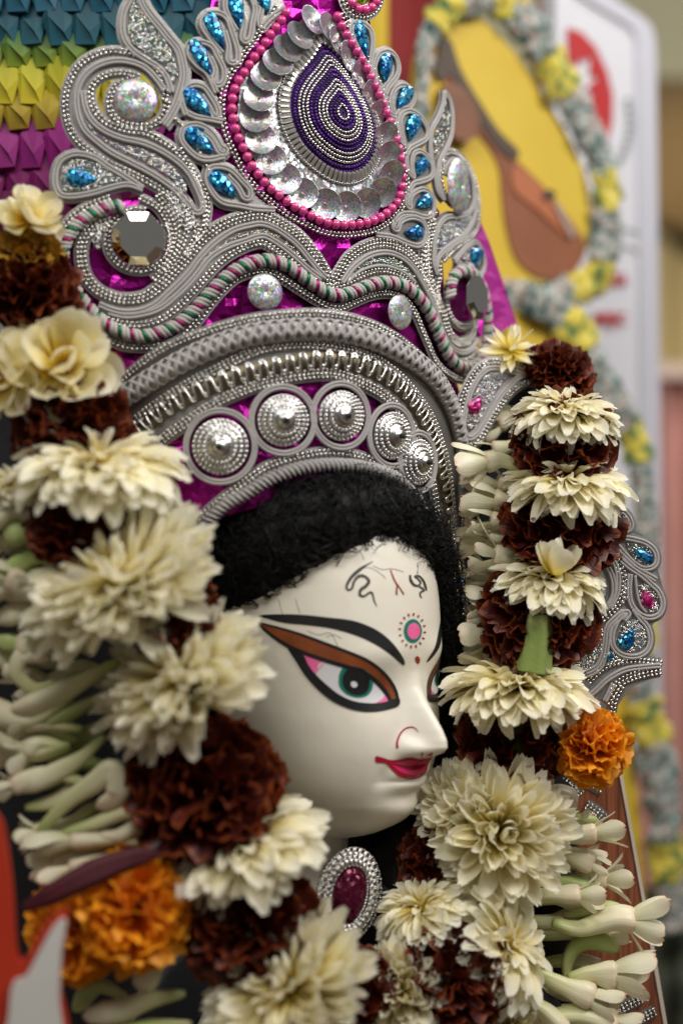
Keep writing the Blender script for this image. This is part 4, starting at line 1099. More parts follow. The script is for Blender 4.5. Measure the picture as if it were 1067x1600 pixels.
# ================================================================ flowers
def petal_ramp(name, stops, rough=.5, trans=.25, back=None, streak=.12, sheen=.1):
    """colour runs from the root of the petal (v=0) to its tip (v=1), as in the flower"""
    m = mat(name, stops[0][1], rough, 0, sheen=sheen); nt = m.node_tree; b = nt.nodes['Principled BSDF']; out = nt.nodes['Material Output']
    uv = nt.nodes.new('ShaderNodeUVMap'); sp = nt.nodes.new('ShaderNodeSeparateXYZ'); nt.links.new(uv.outputs[0], sp.inputs[0])
    nz = nt.nodes.new('ShaderNodeTexNoise'); nz.inputs['Scale'].default_value = 3.0
    mp = nt.nodes.new('ShaderNodeMapping'); mp.inputs['Scale'].default_value = (7, .8, 1)
    g = nt.nodes.new('ShaderNodeNewGeometry')
    nt.links.new(uv.outputs[0], mp.inputs['Vector']); nt.links.new(mp.outputs[0], nz.inputs['Vector'])
    ad = nt.nodes.new('ShaderNodeMath'); ad.operation = 'MULTIPLY_ADD'; ad.inputs[1].default_value = streak * 2; nt.links.new(nz.outputs['Fac'], ad.inputs[0])
    sb = nt.nodes.new('ShaderNodeMath'); sb.operation = 'SUBTRACT'; sb.inputs[1].default_value = streak; nt.links.new(sp.outputs['Y'], sb.inputs[0])
    nt.links.new(sb.outputs[0], ad.inputs[2])
    rp = nt.nodes.new('ShaderNodeValToRGB'); el = rp.color_ramp.elements
    while len(el) < len(stops): el.new(.5)
    for e_, (p_, c_) in zip(el, stops): e_.position = p_; e_.color = (*c_, 1)
    nt.links.new(ad.outputs[0], rp.inputs['Fac'])
    hs_ = nt.nodes.new('ShaderNodeHueSaturation'); mr = nt.nodes.new('ShaderNodeMapRange')
    mr.inputs['To Min'].default_value = .86; mr.inputs['To Max'].default_value = 1.08
    nt.links.new(g.outputs['Random Per Island'], mr.inputs['Value']); nt.links.new(mr.outputs[0], hs_.inputs['Value'])
    nt.links.new(rp.outputs['Color'], hs_.inputs['Color'])
    col = hs_.outputs['Color']
    if back:
        mx = nt.nodes.new('ShaderNodeMix'); mx.data_type = 'RGBA'; mx.inputs['B'].default_value = (*back, 1)
        nt.links.new(g.outputs['Backfacing'], mx.inputs['Factor']); nt.links.new(col, mx.inputs['A']); col = mx.outputs['Result']
    nt.links.new(col, b.inputs['Base Color'])
    bp = nt.nodes.new('ShaderNodeBump'); bp.inputs['Strength'].default_value = .35; bp.inputs['Distance'].default_value = .0012
    nt.links.new(nz.outputs['Fac'], bp.inputs['Height']); nt.links.new(bp.outputs['Normal'], b.inputs['Normal'])
    if trans:
        tr = nt.nodes.new('ShaderNodeBsdfTranslucent'); ms = nt.nodes.new('ShaderNodeMixShader'); ms.inputs[0].default_value = trans
        nt.links.new(col, tr.inputs['Color']); nt.links.new(b.outputs[0], ms.inputs[1]); nt.links.new(tr.outputs[0], ms.inputs[2]); nt.links.new(ms.outputs[0], out.inputs['Surface'])
    return m
M_mum = petal_ramp('white_mum_petal', [(.0, rgb(222, 204, 74)), (.34, rgb(252, 234, 134)), (.6, rgb(255, 246, 204)), (1.0, rgb(255, 252, 236))], .5, .4)
M_yel = petal_ramp('yellow_based_petal', [(.0, rgb(212, 160, 20)), (.26, rgb(232, 200, 66)), (.46, rgb(250, 238, 176)), (1.0, rgb(255, 250, 230))], .5, .34)
M_mari = petal_ramp('maroon_marigold_petal', [(.0, rgb(156, 80, 10)), (.35, rgb(128, 50, 8)), (.58, rgb(90, 26, 8)), (.92, rgb(70, 16, 8)), (1.0, rgb(138, 62, 16))], .5, .16, sheen=0, streak=.1)
M_oran = petal_ramp('orange_marigold_petal', [(.0, rgb(206, 100, 6)), (.6, rgb(246, 150, 8)), (1.0, rgb(252, 172, 20))], .5, .3)
M_ochr = petal_ramp('ochre_marigold_petal', [(.0, rgb(110, 70, 10)), (1.0, rgb(190, 140, 26))], .6, .15)
M_tube = petal_ramp('tuberose_tube', [(.0, rgb(176, 190, 112)), (.3, rgb(222, 220, 164)), (.75, rgb(240, 234, 200)), (1.0, rgb(240, 220, 190))], .36, .2, streak=.22)
M_tpet = petal_ramp('tuberose_petal', [(.0, rgb(226, 224, 176)), (.6, rgb(240, 236, 208)), (.93, rgb(238, 228, 200)), (1.0, rgb(222, 178, 150))], .36, .22, streak=.06)
M_tgrn = petal_ramp('green_bud', [(.0, rgb(216, 214, 156)), (.5, rgb(170, 188, 108)), (1.0, rgb(196, 204, 136))], .4, .12)
M_calyx = mat('green_calyx', rgb(92, 112, 44), .55, var=(60, .3, rgb(70, 88, 30)))

def petal(kind, seed):
    rg = np.random.default_rng(seed)
    u = np.array([0, .14, .3, .46, .62, .76, .87, .95, 1.0]) if kind != 'frill' else np.array([0, .25, .45, .62, .78, .9, 1.0])
    nu = len(u)
    vx = np.linspace(-1, 1, 5 if kind != 'frill' else 9); nv = len(vx)
    tip = np.where(u < .66, 1, np.sqrt(np.maximum(0, 1 - ((u - .66) / .36) ** 2)))
    grow = lambda r0, p: r0 + (1 - r0) * np.minimum(1, u / .6) ** p
    if kind == 'mum':     W, prof, b0, b1, cup = .118, grow(.5, 1) * tip, -.2, .6 + rg.uniform(-.35, .35), .9
    elif kind == 'wide':  W, prof, b0, b1, cup = .165, grow(.45, 1) * tip, -.2, .45 + rg.uniform(-.9, .6), .45
    elif kind == 'cap':   W, prof, b0, b1, cup = .138, grow(.45, 1) * tip, .35, -1.0 + rg.uniform(-.5, .6), .5
    elif kind == 'broad': W, prof, b0, b1, cup = .40, grow(.3, 1) * tip, -.25, .8 + rg.uniform(-.5, .5), .5
    elif kind == 'sharp': W, prof, b0, b1, cup = .17, grow(.5, .7) * np.where(u < .45, 1, 1 - ((u - .45) / .57) ** 1.6), -.25, .5 + rg.uniform(-.4, .3), .4
    else:                 W, prof, b0, b1, cup = .42, np.interp(u, [0, .5, .9, 1], [.2, .62, 1.0, .92]), -.1, .2 + rg.uniform(-.5, .5), .1
    th = b0 + b1 * u; du = np.diff(u)
    y = np.r_[0, np.cumsum(np.cos(th[:-1]) * du)]; z = np.r_[0, np.cumsum(np.sin(th[:-1]) * du)]
    v = []; uvs = []
    k1, k2, ph, tw = rg.uniform(2.6, 4.2), rg.uniform(5, 8), rg.uniform(0, 6), rg.uniform(-.35, .35)
    for i in range(nu):
        for j in range(nv):
            a = vx[j]; x = W * prof[i] * a
            zz_ = z[i] + cup * W * prof[i] * a * a + tw * x * u[i]
            yy = y[i]
            if kind != 'frill':
                zz_ += .014 * sin(7 * u[i] + 2.5 * a + ph) * u[i]
                if i >= nu - 2: yy += .03 * sin(a * 4.5 + ph) * (1 if i == nu - 1 else .4)
            else:
                zz_ += .15 * u[i] ** 1.5 * sin(a * k1 + ph) + .075 * u[i] ** 2.5 * sin(a * k2 * 1.5 + ph * 2)
                if i == nu - 1: yy += rg.uniform(-.05, .04)
            v.append((x, yy, zz_)); uvs.append(((a + 1) / 2, u[i]))
    f = grid_faces(nu, nv)
    return np.array(v), [tuple(reversed(q)) for q in f], np.array(uvs)
PET = {k: [petal(k, 10 * i + len(k)) for i in range(8)] for k in ('mum', 'wide', 'cap', 'broad', 'sharp', 'frill')}
PET_ME = {}
def petal_mesh(kind, i, m):
    key = (kind, i, m.name)
    if key not in PET_ME:
        mb = MB(); mb.add(*PET[kind][i]); PET_ME[key] = mb.mesh('petal', m)
    return PET_ME[key]
def flower(parent, name, px, py, y, rpx, axis, kind, m, rings, nobj=24, flat=1.0, seed=0, droop=0.0, calyx=0.0, label=None, base=.07, jit=.16):
    rg = np.random.default_rng(seed * 7 + 1)
    c = np.array(at(px, py, y)); Rr = rpx * sc(y)
    ax = unit(np.array(axis, float)); U = unit(np.cross(ax, np.array([.13, .21, .97]) if abs(ax[2]) < .9 else np.array([0, 1.0, .1]))); Vv = np.cross(ax, U)
    tocam = unit(np.array(CAM) - c)
    fl = node(name, parent)
    if label: fl['label'] = label
    P = []
    for ri, (th, n, ln) in enumerate(rings):
        off = rg.uniform(0, 6)
        for i in range(n):
            phi = off + 2 * pi * (i + rg.uniform(-.3, .3)) / n; t = R(th) + rg.normal(0, jit)
            rad = cos(phi) * U + sin(phi) * Vv
            d = cos(t) * ax * flat + sin(t) * rad - droop * sin(t) ** 2 * ax
            L_ = np.linalg.norm(d); d = d / L_
            z = ax - d * ax.dot(d)
            if np.linalg.norm(z) < .05: z = -rad
            z = unit(z); z = unit(z + np.cross(d, z) * rg.normal(0, .3)); x = np.cross(d, z)
            s_ = Rr * ln * rg.uniform(.84, 1.08) * (.35 + .65 * min(1.1, L_))
            ws = rg.uniform(.88, 1.15)
            kd = kind if kind != 'mix' else ('mum', 'mum', 'mum', 'wide', 'mum')[rg.integers(0, 5)]
            P.append((d.dot(tocam) + .25 * (ri / len(rings)), c + d * Rr * base, x * s_ * ws, d * s_, z * s_, (kd, int(rg.integers(0, 8)))))
    P.sort(key=lambda q: -q[0])
    for _, o_, X, Y, Z, vi in P[:nobj]:
        me = petal_mesh(vi[0], vi[1], m)
        o = bpy.data.objects.new('petal', me); link(o, fl)
        o.matrix_local = Matrix(((X[0], Y[0], Z[0], o_[0]), (X[1], Y[1], Z[1], o_[1]), (X[2], Y[2], Z[2], o_[2]), (0, 0, 0, 1)))
    if P[nobj:]:
        mb = MB()
        for _, o_, X, Y, Z, vi in P[nobj:]:
            v, f, uv = PET[vi[0]][vi[1]]
            mb.add(o_ + v[:, :1] * X + v[:, 1:2] * Y + v[:, 2:] * Z, f, uv)
        mb.build('petal', m, fl, kind='stuff')
    if calyx:
        v, f = lathe([(.02, .02), (.2, .0), (.34, -.1), (.36, -.22), (.25, -.42), (.14, -.55), (.12, -.9), (.02, -.92)], 16)
        v = v * Rr * calyx
        mb = MB(); mb.add(c + v[:, :1] * U + v[:, 1:2] * Vv + v[:, 2:] * ax, f); mb.build('calyx', M_calyx, fl)
    return fl
RM = [(108, 22, .98), (97, 25, 1.0), (86, 26, 1.0), (75, 25, .99), (64, 23, .96), (53, 20, .91), (42, 16, .85), (31, 12, .78), (20, 8, .7), (9, 4, .6)]
RX = [(118, 25, .95), (107, 29, .99), (97, 31, 1.0), (87, 31, 1.0), (77, 30, .99), (67, 28, .96), (57, 24, .92), (47, 20, .87), (37, 16, .82), (27, 11, .76), (17, 7, .7), (7, 4, .62)]
RC = [(116, 23, .94), (105, 27, .98), (95, 29, 1.0), (85, 29, .98), (74, 27, .95), (63, 24, .9), (52, 19, .85), (40, 14, .78), (28, 9, .72), (14, 5, .64)]
RF = [(128, 12, .85), (112, 15, .93), (97, 17, .98), (82, 17, 1.0), (67, 16, 1.0), (52, 13, .97), (37, 9, .92), (22, 6, .88), (8, 3, .84)]
RB = [(95, 6, 1.0), (70, 6, .95), (40, 4, .85), (15, 2, .7)]

# ---- left garland
gl = thing('flower_garland', 'garland of white chrysanthemums and maroon marigolds hanging left of the face', 'garland', 'flower garlands')
F = lambda *a, **k: flower(gl, *a, **k)
F('white_flower', 44, 345, -.07, 62, (.25, -.6, .75), 'broad', M_yel, RB, 18, seed=1)
F('ochre_marigold', 44, 400, -.065, 50, (0, -.8, .4), 'frill', M_ochr, RF, 10, seed=2)
F('maroon_marigold', 46, 452, -.065, 74, (.1, -.7, .5), 'frill', M_mari, RF, 14, seed=3)
F('white_flower', 98, 572, -.085, 97, (.15, -.85, .35), 'broad', M_yel, RB, 18, seed=4)
F('white_flower', 8, 590, -.09, 80, (-.3, -.8, .1), 'broad', M_yel, RB, 12, seed=5)
F('maroon_marigold', 115, 668, -.075, 88, (.1, -.7, .5), 'frill', M_mari, RF, 14, seed=6)
F('white_chrysanthemum', 155, 742, -.1, 138, (.02, -.26, .95), 'cap', M_mum, RC, 34, flat=.52, seed=7, jit=.2)
F('white_chrysanthemum', 22, 762, -.09, 66, (-.1, -.3, .9), 'cap', M_mum, RC, 14, flat=.55, seed=8, jit=.2)
F('maroon_marigold', 118, 818, -.105, 72, (0, -.85, .2), 'frill', M_mari, RF, 14, seed=9)
F('white_chrysanthemum', 188, 902, -.115, 158, (-.36, -.42, .82), 'mix', M_mum, RX, 44, flat=.52, seed=10, jit=.2)
F('maroon_marigold', 268, 962, -.11, 66, (.1, -.8, .1), 'frill', M_mari, RF, 10, seed=12)
F('white_chrysanthemum', 280, 1060, -.115, 140, (-.5, -.46, .72), 'mix', M_mum, RX, 44, flat=.56, seed=13, jit=.2, calyx=.6)
F('maroon_marigold', 322, 1238, -.1, 114, (.1, -.8, .5), 'frill', M_mari, RF, 22, seed=15)
F('white_chrysanthemum', 385, 1330, -.105, 130, (-.3, -.28, .9), 'cap', M_mum, RC, 34, flat=.5, seed=16, jit=.2, calyx=.7)
F('maroon_marigold', 392, 1448, -.105, 98, (.1, -.9, .3), 'frill', M_mari, RF, 16, seed=18)
F('white_chrysanthemum', 448, 1538, -.125, 136, (-.5, -.5, .7), 'mix', M_mum, RX, 40, flat=.6, seed=19, jit=.2)
F('orange_marigold', 210, 1418, -.125, 88, (.1, -.9, .3), 'frill', M_oran, RF, 22, seed=21)
F('orange_marigold', 120, 1450, -.12, 76, (-.3, -.9, .2), 'frill', M_oran, RF, 16, seed=22)

# ---- right garland
gr_ = thing('flower_garland', 'garland of white chrysanthemum caps and maroon marigolds hanging right of the face', 'garland', 'flower garlands')
F = lambda *a, **k: flower(gr_, *a, **k)
F('white_flower', 798, 548, .12, 52, (.1, -.6, .8), 'sharp', M_mum, RB + [(82, 8, 1.0)], 16, seed=31)
F('maroon_marigold', 872, 582, .125, 54, (.3, -.5, .8), 'frill', M_mari, RF, 12, flat=.7, seed=32)
F('white_chrysanthemum', 882, 652, .04, 88, (.06, -.22, 1), 'cap', M_mum, RC, 40, flat=.62, seed=33, droop=.1, jit=.12)
F('maroon_marigold', 878, 692, .045, 78, (.06, -.75, .35), 'frill', M_mari, RF, 20, flat=.8, seed=34)
F('white_chrysanthemum', 884, 762, .035, 100, (.03, -.22, 1), 'cap', M_mum, RC, 40, flat=.58, seed=35, droop=.1, jit=.12)
F('maroon_marigold', 876, 822, .04, 86, (.06, -.75, .3), 'frill', M_mari, RF, 22, flat=.8, seed=36)
F('white_chrysanthemum', 860, 912, .03, 93, (.1, -.25, 1), 'cap', M_mum, RC, 40, flat=.6, seed=37, droop=.1, jit=.14)
F('white_flower', 862, 900, .0, 62, (.05, -.3, 1), 'broad', M_mum, [(42, 3, 1.0), (24, 2, 1)], 5, seed=38)
F('maroon_marigold', 840, 968, .035, 88, (-.05, -.75, .2), 'frill', M_mari, RF, 22, flat=.85, seed=39, calyx=0)
F('white_chrysanthemum', 806, 1082, .02, 118, (.05, -.06, 1), 'cap', M_yel, RC, 44, flat=.52, seed=40, droop=.05, calyx=1.0, jit=.12)
F('maroon_marigold', 798, 1160, .03, 80, (0, -.8, .2), 'frill', M_mari, RF, 20, flat=.85, seed=41)
F('orange_marigold', 922, 1166, .02, 58, (.35, -.85, .25), 'frill', M_oran, RF, 26, seed=42)
F('white_chrysanthemum', 780, 1300, 0, 118, (.12, -.95, .12), 'mix', M_mum, RM, 40, seed=43)
F('white_chrysanthemum', 712, 1258, .004, 70, (-.45, -.75, .5), 'mix', M_mum, RM, 24, seed=44)
F('maroon_marigold', 690, 1345, .01, 62, (0, -.9, .1), 'frill', M_mari, RF, 8, seed=45)
F('white_chrysanthemum', 662, 1424, -.02, 82, (-.32, -.35, .87), 'cap', M_mum, RC, 28, flat=.58, seed=46)
F('white_chrysanthemum', 782, 1478, -.02, 108, (.78, -.42, .36), 'cap', M_mum, RC, 32, flat=.58, seed=47)
F('maroon_marigold', 702, 1525, -.035, 86, (0, -.9, .3), 'frill', M_mari, RF, 18, seed=48)
F('white_chrysanthemum', 624, 1545, -.05, 76, (-.1, -.85, .4), 'mix', M_mum, RM, 30, seed=49)
F('maroon_marigold', 552, 1545, -.06, 62, (0, -.9, .2), 'frill', M_mari, RF, 10, seed=50)
F('white_chrysanthemum', 800, 1610, -.0, 60, (.4, -.7, .3), 'mix', M_mum, RM, 20, seed=51)
mb = MB()
P, N = path(Pln(at(838, 1010, .004), (0, -1, 0)), [(842, 960), (840, 1000), (832, 1050)], 0)
sweep(mb, P, N, [(.0115 * (1 + .12 * cos(5 * t)) * cos(t), .0115 * (1 + .12 * cos(5 * t)) * sin(t)) for t in np.linspace(0, 2 * pi, 24, endpoint=False)], taper=np.linspace(.8, 1.15, len(P))); mb.build('stem', petal_ramp('green_stem', [(.0, rgb(118, 136, 66)), (.5, rgb(172, 182, 110)), (1.0, rgb(134, 152, 78))], .5, .1, streak=.4), gr_)

# ---- tuberoses
def tuberose(parent, pts, y, r0, npet=5, plen=46, spread=.6, m=None, y2=None, seed=0, wid=1.0):
    """curved tube through photo points, petals opening from its mouth"""
    rg = np.random.default_rng(seed)
    c = catmull(pts, 4.0); n = len(c)
    ys = np.linspace(y, y if y2 is None else y2, n)
    P = np.array([at(a[0], a[1], b) for a, b in zip(c, ys)]); N = np.tile(np.array([0, -1.0, 0]), (n, 1))
    t = np.linspace(0, 1, n)
    tp_ = np.interp(t, [0, .06, .2, .5, .8, .95, 1], [.3, .46, .54, .66, .96, 1.0, .8] if npet else [.25, .42, .55, .86, 1.0, .62, .12])
    mb = MB()
    T = tangents(P); L_ = unit(np.cross(N, T)); M_ = unit(np.cross(T, L_)); k = 12
    r = r0 * sc(y)
    v = []; uv = []
    for i in range(n):
        for j in range(k):
            a = 2 * pi * j / k; rr = r * tp_[i] * (1 + .13 * cos(3 * a + seed + 1.2 * t[i]) + .04 * cos(7 * a + seed)) * (1 + .12 * noise.noise(Vector((t[i] * 3, seed * 1.7, cos(a)))))
            v.append(P[i] + L_[i] * cos(a) * rr + M_[i] * sin(a) * rr); uv.append((j / k, t[i]))
    mb.add(v, grid_faces(n, k, False, True) + [tuple(range(k))[::-1], tuple((n - 1) * k + j for j in range(k))], uv)
    tb = mb.build('tuberose', m or M_tube, parent)
    e, T1, L1, M1 = P[-1], T[-1], L_[-1], M_[-1]
    s_ = plen * sc(y)
    for j in range(npet):
        a = 2 * pi * (j + rg.uniform(-.2, .2)) / npet + seed
        rad = L1 * cos(a) + M1 * sin(a); sp_ = spread * rg.uniform(.6, 1.35)
        d = unit(T1 + rad * sp_); z = -unit(rad - d * rad.dot(d)); x = np.cross(d, z); q = s_ * rg.uniform(.85, 1.12)
        o_ = e + rad * r * .55 - T1 * r * .5
        o = bpy.data.objects.new('petal', petal_mesh('broad' if j % 2 else 'wide', int(rg.integers(0, 6)), M_tpet)); link(o, tb)
        X, Y, Z = x * q * (.78 if j % 2 else 1.2) * wid, d * q, z * q * .8
        o.matrix_local = Matrix(((X[0], Y[0], Z[0], o_[0]), (X[1], Y[1], Z[1], o_[1]), (X[2], Y[2], Z[2], o_[2]), (0, 0, 0, 1)))
    return tb
tr_ = thing('tuberose_garland', 'cream tuberose blooms pointing right over the brown wooden plank', 'garland', 'tuberose garlands')
tuberose(tr_, [(830, 1262), (870, 1248), (900, 1262)], .045, 24, 0, seed=1)
tuberose(tr_, [(850, 1290), (890, 1284), (935, 1282)], .05, 12, 0, m=M_tgrn, seed=2)
tuberose(tr_, [(840, 1312), (885, 1306), (930, 1300)], .03, 17, 4, 54, .22, seed=3)
tuberose(tr_, [(840, 1322), (890, 1335), (925, 1350)], .04, 19, 3, 36, .35, seed=4)
tuberose(tr_, [(845, 1378), (885, 1380), (930, 1392)], .04, 13, 0, m=M_tgrn, seed=5)
tuberose(tr_, [(815, 1400), (860, 1398), (905, 1400)], .02, 16, 5, 48, .4, seed=6)
tuberose(tr_, [(862, 1442), (905, 1452), (960, 1436), (990, 1440)], .02, 22, 6, 72, .62, seed=7)
tuberose(tr_, [(880, 1432), (925, 1424), (972, 1418)], .03, 14, 0, m=M_tgrn, seed=8)
tuberose(tr_, [(884, 1540), (886, 1500), (904, 1474), (935, 1470), (968, 1486)], .03, 14, 0, m=M_tgrn, seed=9)
tuberose(tr_, [(886, 1530), (920, 1522), (962, 1522)], .01, 22, 6, 72, .5, seed=10)
tuberose(tr_, [(835, 1520), (880, 1540), (925, 1560)], 0, 20, 5, 56, .3, seed=11)
tuberose(tr_, [(870, 1530), (930, 1546), (976, 1562)], .02, 13, 0, m=M_tgrn, seed=12)
tuberose(tr_, [(850, 1590), (905, 1586), (960, 1602)], 0, 24, 4, 50, .3, seed=13)
tuberose(tr_, [(810, 1560), (850, 1580), (880, 1610)], -.005, 20, 4, 50, .4, seed=14)
trng2 = random.Random(9)
for i in range(9):
    yy0 = 1300 + i * 34 + trng2.uniform(-8, 8); xb = trng2.uniform(815, 850); ln = trng2.uniform(70, 120)
    tuberose(tr_, [(xb, yy0), (xb + ln * .5, yy0 + trng2.uniform(-10, 10)), (xb + ln, yy0 + trng2.uniform(-6, 22))], .045 + trng2.uniform(0, .012), trng2.uniform(15, 20), 5, trng2.uniform(44, 60), trng2.uniform(.3, .6), seed=140 + i)
ti_ = thing('tuberose_garland', 'cream tuberose blooms tucked between the crown edge and the right marigold garland', 'garland', 'tuberose garlands')
for i, (pts, y, r0, npet, pl_, sp_) in enumerate((
    ([(800, 640), (776, 640), (758, 650)], .13, 13, 4, 50, .7), ([(830, 660), (800, 655), (776, 662)], .125, 15, 4, 40, .5),
    ([(820, 690), (790, 700), (770, 706)], .10, 13, 3, 40, .6), ([(815, 735), (785, 720), (757, 722)], .05, 15, 5, 56, .55),
    ([(820, 760), (795, 758), (775, 752)], .06, 14, 3, 40, .5), ([(830, 790), (795, 785), (770, 780)], .05, 17, 5, 52, .5),
    ([(825, 815), (795, 815), (765, 812)], .05, 15, 4, 54, .45), ([(825, 845), (795, 842), (760, 838)], .055, 14, 4, 50, .4),
    ([(830, 880), (800, 872), (770, 868)], .045, 16, 5, 52, .45), ([(820, 905), (795, 905), (765, 903)], .055, 13, 4, 44, .5),
    ([(815, 935), (790, 930), (765, 936)], .05, 15, 5, 48, .5), ([(810, 965), (785, 965), (762, 964)], .05, 14, 4, 46, .5),
    ([(805, 1000), (780, 992), (760, 994)], .045, 15, 5, 48, .45), ([(800, 1030), (775, 1020), (752, 1022)], .05, 14, 3, 40, .4))):
    tuberose(ti_, pts, y, r0 * 1.1, npet, pl_ * 1.18, sp_ * 1.3, seed=20 + i)
tl_ = thing('tuberose_garland', 'pale green tuberose stems folded in loops along the left edge', 'garland', 'tuberose garlands')
for i, (pts, y, r0, npet, pl_, sp_, m) in enumerate((
    ([(80, 850), (40, 842), (5, 850)], -.08, 18, 4, 50, .5, None), ([(120, 888), (60, 895), (20, 900)], -.085, 15, 0, 0, 0, M_tgrn),
    ([(130, 935), (60, 930), (10, 925)], -.09, 16, 3, 40, .4, None), ([(120, 965), (60, 955), (-10, 968)], -.09, 17, 0, 0, 0, None),
    ([(110, 1000), (50, 1008), (-10, 1000)], -.085, 16, 0, 0, 0, M_tgrn), ([(90, 1065), (55, 1075), (28, 1050), (40, 1022), (80, 1030)], -.1, 15, 0, 0, 0, None),
    ([(185, 1032), (130, 1062), (60, 1096), (15, 1112)], -.105, 19, 0, 0, 0, None), ([(165, 1085), (110, 1112), (60, 1135)], -.1, 14, 0, 0, 0, M_tgrn),
    ([(130, 1140), (80, 1132), (40, 1130)], -.1, 15, 5, 50, .6, None), ([(100, 1168), (65, 1160), (40, 1175)], -.1, 16, 4, 46, .6, None),
    ([(165, 1150), (120, 1190), (60, 1220), (25, 1232)], -.105, 16, 0, 0, 0, None), ([(60, 1300), (110, 1250), (150, 1222), (176, 1205), (184, 1240), (150, 1262)], -.115, 19, 0, 0, 0, None),
    ([(40, 1262), (90, 1252), (135, 1225)], -.1, 15, 0, 0, 0, None), ([(95, 1304), (150, 1288), (200, 1268), (218, 1282), (190, 1306), (150, 1304)], -.115, 16, 0, 0, 0, None),
    ([(250, 1322), (180, 1312), (110, 1314)], -.115, 16, 4, 78, .22, None), ([(230, 1335), (160, 1342), (110, 1358)], -.115, 12, 3, 62, .2, None),
    ([(290, 1552), (240, 1562), (185, 1580), (130, 1588)], -.12, 18, 0, 0, 0, None), ([(250, 1480), (235, 1520), (215, 1545)], -.115, 22, 0, 0, 0, None),
    ([(300, 1600), (250, 1606), (170, 1622)], -.12, 20, 0, 0, 0, M_tgrn), ([(200, 1560), (150, 1540), (115, 1580)], -.11, 15, 0, 0, 0, M_tgrn))):
    tuberose(tl_, pts, y, r0, npet, pl_, sp_, m, seed=50 + i)
trng = random.Random(4)
for i in range(26):
    yy0 = 838 + i * 19.5 + trng.uniform(-8, 8); xb = trng.uniform(110, 200) if yy0 > 1000 else trng.uniform(70, 130)
    ln = trng.uniform(70, 140); dy = trng.uniform(-30, 62); bend = trng.uniform(-34, 30)
    op = trng.random() < .6
    tuberose(tl_, [(xb, yy0), (xb - ln * .5, yy0 + dy * .4 + bend), (xb - ln, yy0 + dy)], -.07 - trng.uniform(0, .036), trng.uniform(15, 23), 5 if op else 0, trng.uniform(36, 54), trng.uniform(.25, .6), M_tgrn if (not op and trng.random() < .5) else None, seed=90 + i)
# maroon ribbon across the tuberoses
rb = Pln(at(150, 1365, -.155), (.05, -.98, .15))
P, N = path(rb, [(36, 1420), (90, 1392), (150, 1362), (205, 1342), (252, 1334)], 0)
P = P + N * (.004 * np.sin(np.linspace(0, 5, len(P))))[:, None]
mb = MB(); sweep(mb, P, N, [(-.0085, 0), (-.004, .0016), (0, .0004), (.004, .0018), (.0085, .0002), (.004, .0008), (0, -.0006), (-.004, .0006)], taper=np.interp(np.linspace(0, 1, len(P)), [0, .2, .55, .85, 1], [.35, .85, 1.1, .8, .15]))
tag(mb.build('ribbon', mat('maroon_satin', rgb(78, 10, 26), .6, var=(90, .3, rgb(58, 6, 18)))), 'short maroon ribbon lying over the orange marigold at lower left', 'ribbon')
# ================================================================ things behind
# ---- torso and added dark backings under the flowers
M_torso = mat('dark_navy_cloth', rgb(16, 17, 26), .8, sheen=.2, bump=(80, .3, .002))
mb = MB()
def lump2(c, rx, ry, rz, seed):
    tv, tf = ellipsoid(16, 24); q = tv * np.array([rx, ry, rz]) + np.array(c)
    for i in range(len(q)): q[i] += np.array(noise.noise_vector(Vector(q[i]) * 25 + Vector((seed, 0, 0)))) * .008
    mb.add(q, tf)
lump2(at(560, 1640, .07), .19, .07, .13, 1)
mb.build('torso', M_torso, statue)
mb = MB(); lump2(at(130, 1000, .02), .10, .03, .32, 3)
mb.build('dark_backing', M_torso, statue)  # dark mass added behind the left flowers so the gaps stay dark
mb = MB(); lump2(at(800, 860, .16), .045, .02, .17, 7); lump2(at(800, 1330, .085), .055, .022, .22, 4)
mb.build('dark_backing', M_torso, statue)  # dark masses added behind the right flowers to keep the gaps dark

# ---- brown plank of the frame
PK = Pln(at(950, 1400, .085), (.22, -.975, 0))
plank = thing('wooden_plank', 'reddish brown wooden plank with pale edge behind the right tuberoses', 'plank')
M_wood = mat('plank_wood', rgb(136, 78, 50), .5); nt = M_wood.node_tree; b = nt.nodes['Principled BSDF']
tc = nt.nodes.new('ShaderNodeTexCoord'); mp = nt.nodes.new('ShaderNodeMapping'); mp.inputs['Scale'].default_value = (260, 260, 9)
nz = nt.nodes.new('ShaderNodeTexNoise'); nz.inputs['Scale'].default_value = 1; nz.inputs['Detail'].default_value = 6
rp = nt.nodes.new('ShaderNodeValToRGB'); rp.color_ramp.elements[0].position = .3; rp.color_ramp.elements[1].position = .7
rp.color_ramp.elements[0].color = (*rgb(92, 46, 28), 1); rp.color_ramp.elements[1].color = (*rgb(164, 98, 64), 1)
nt.links.new(tc.outputs['Object'], mp.inputs[0]); nt.links.new(mp.outputs[0], nz.inputs['Vector']); nt.links.new(nz.outputs['Fac'], rp.inputs[0]); nt.links.new(rp.outputs[0], b.inputs['Base Color'])
bp = nt.nodes.new('ShaderNodeBump'); bp.inputs['Strength'].default_value = .3; bp.inputs['Distance'].default_value = .001
nt.links.new(nz.outputs['Fac'], bp.inputs['Height']); nt.links.new(bp.outputs['Normal'], b.inputs['Normal'])
def slab(surf, poly, thick, name, m, parent, lift=0.0, smooth=False):
    """plate of real thickness, its face traced on the surface"""
    fr, _ = onto(surf, poly, lift); bk, _ = onto(surf, poly, lift); n = len(poly)
    nn = np.array(surf.n); bk = bk - nn * thick
    mb = MB(); mb.add(np.vstack([fr, bk]), [tuple(range(n))[::-1], tuple(range(n, 2 * n))] + [(i, (i + 1) % n, n + (i + 1) % n, n + i) for i in range(n)])
    return mb.build(name, m, parent, smooth)
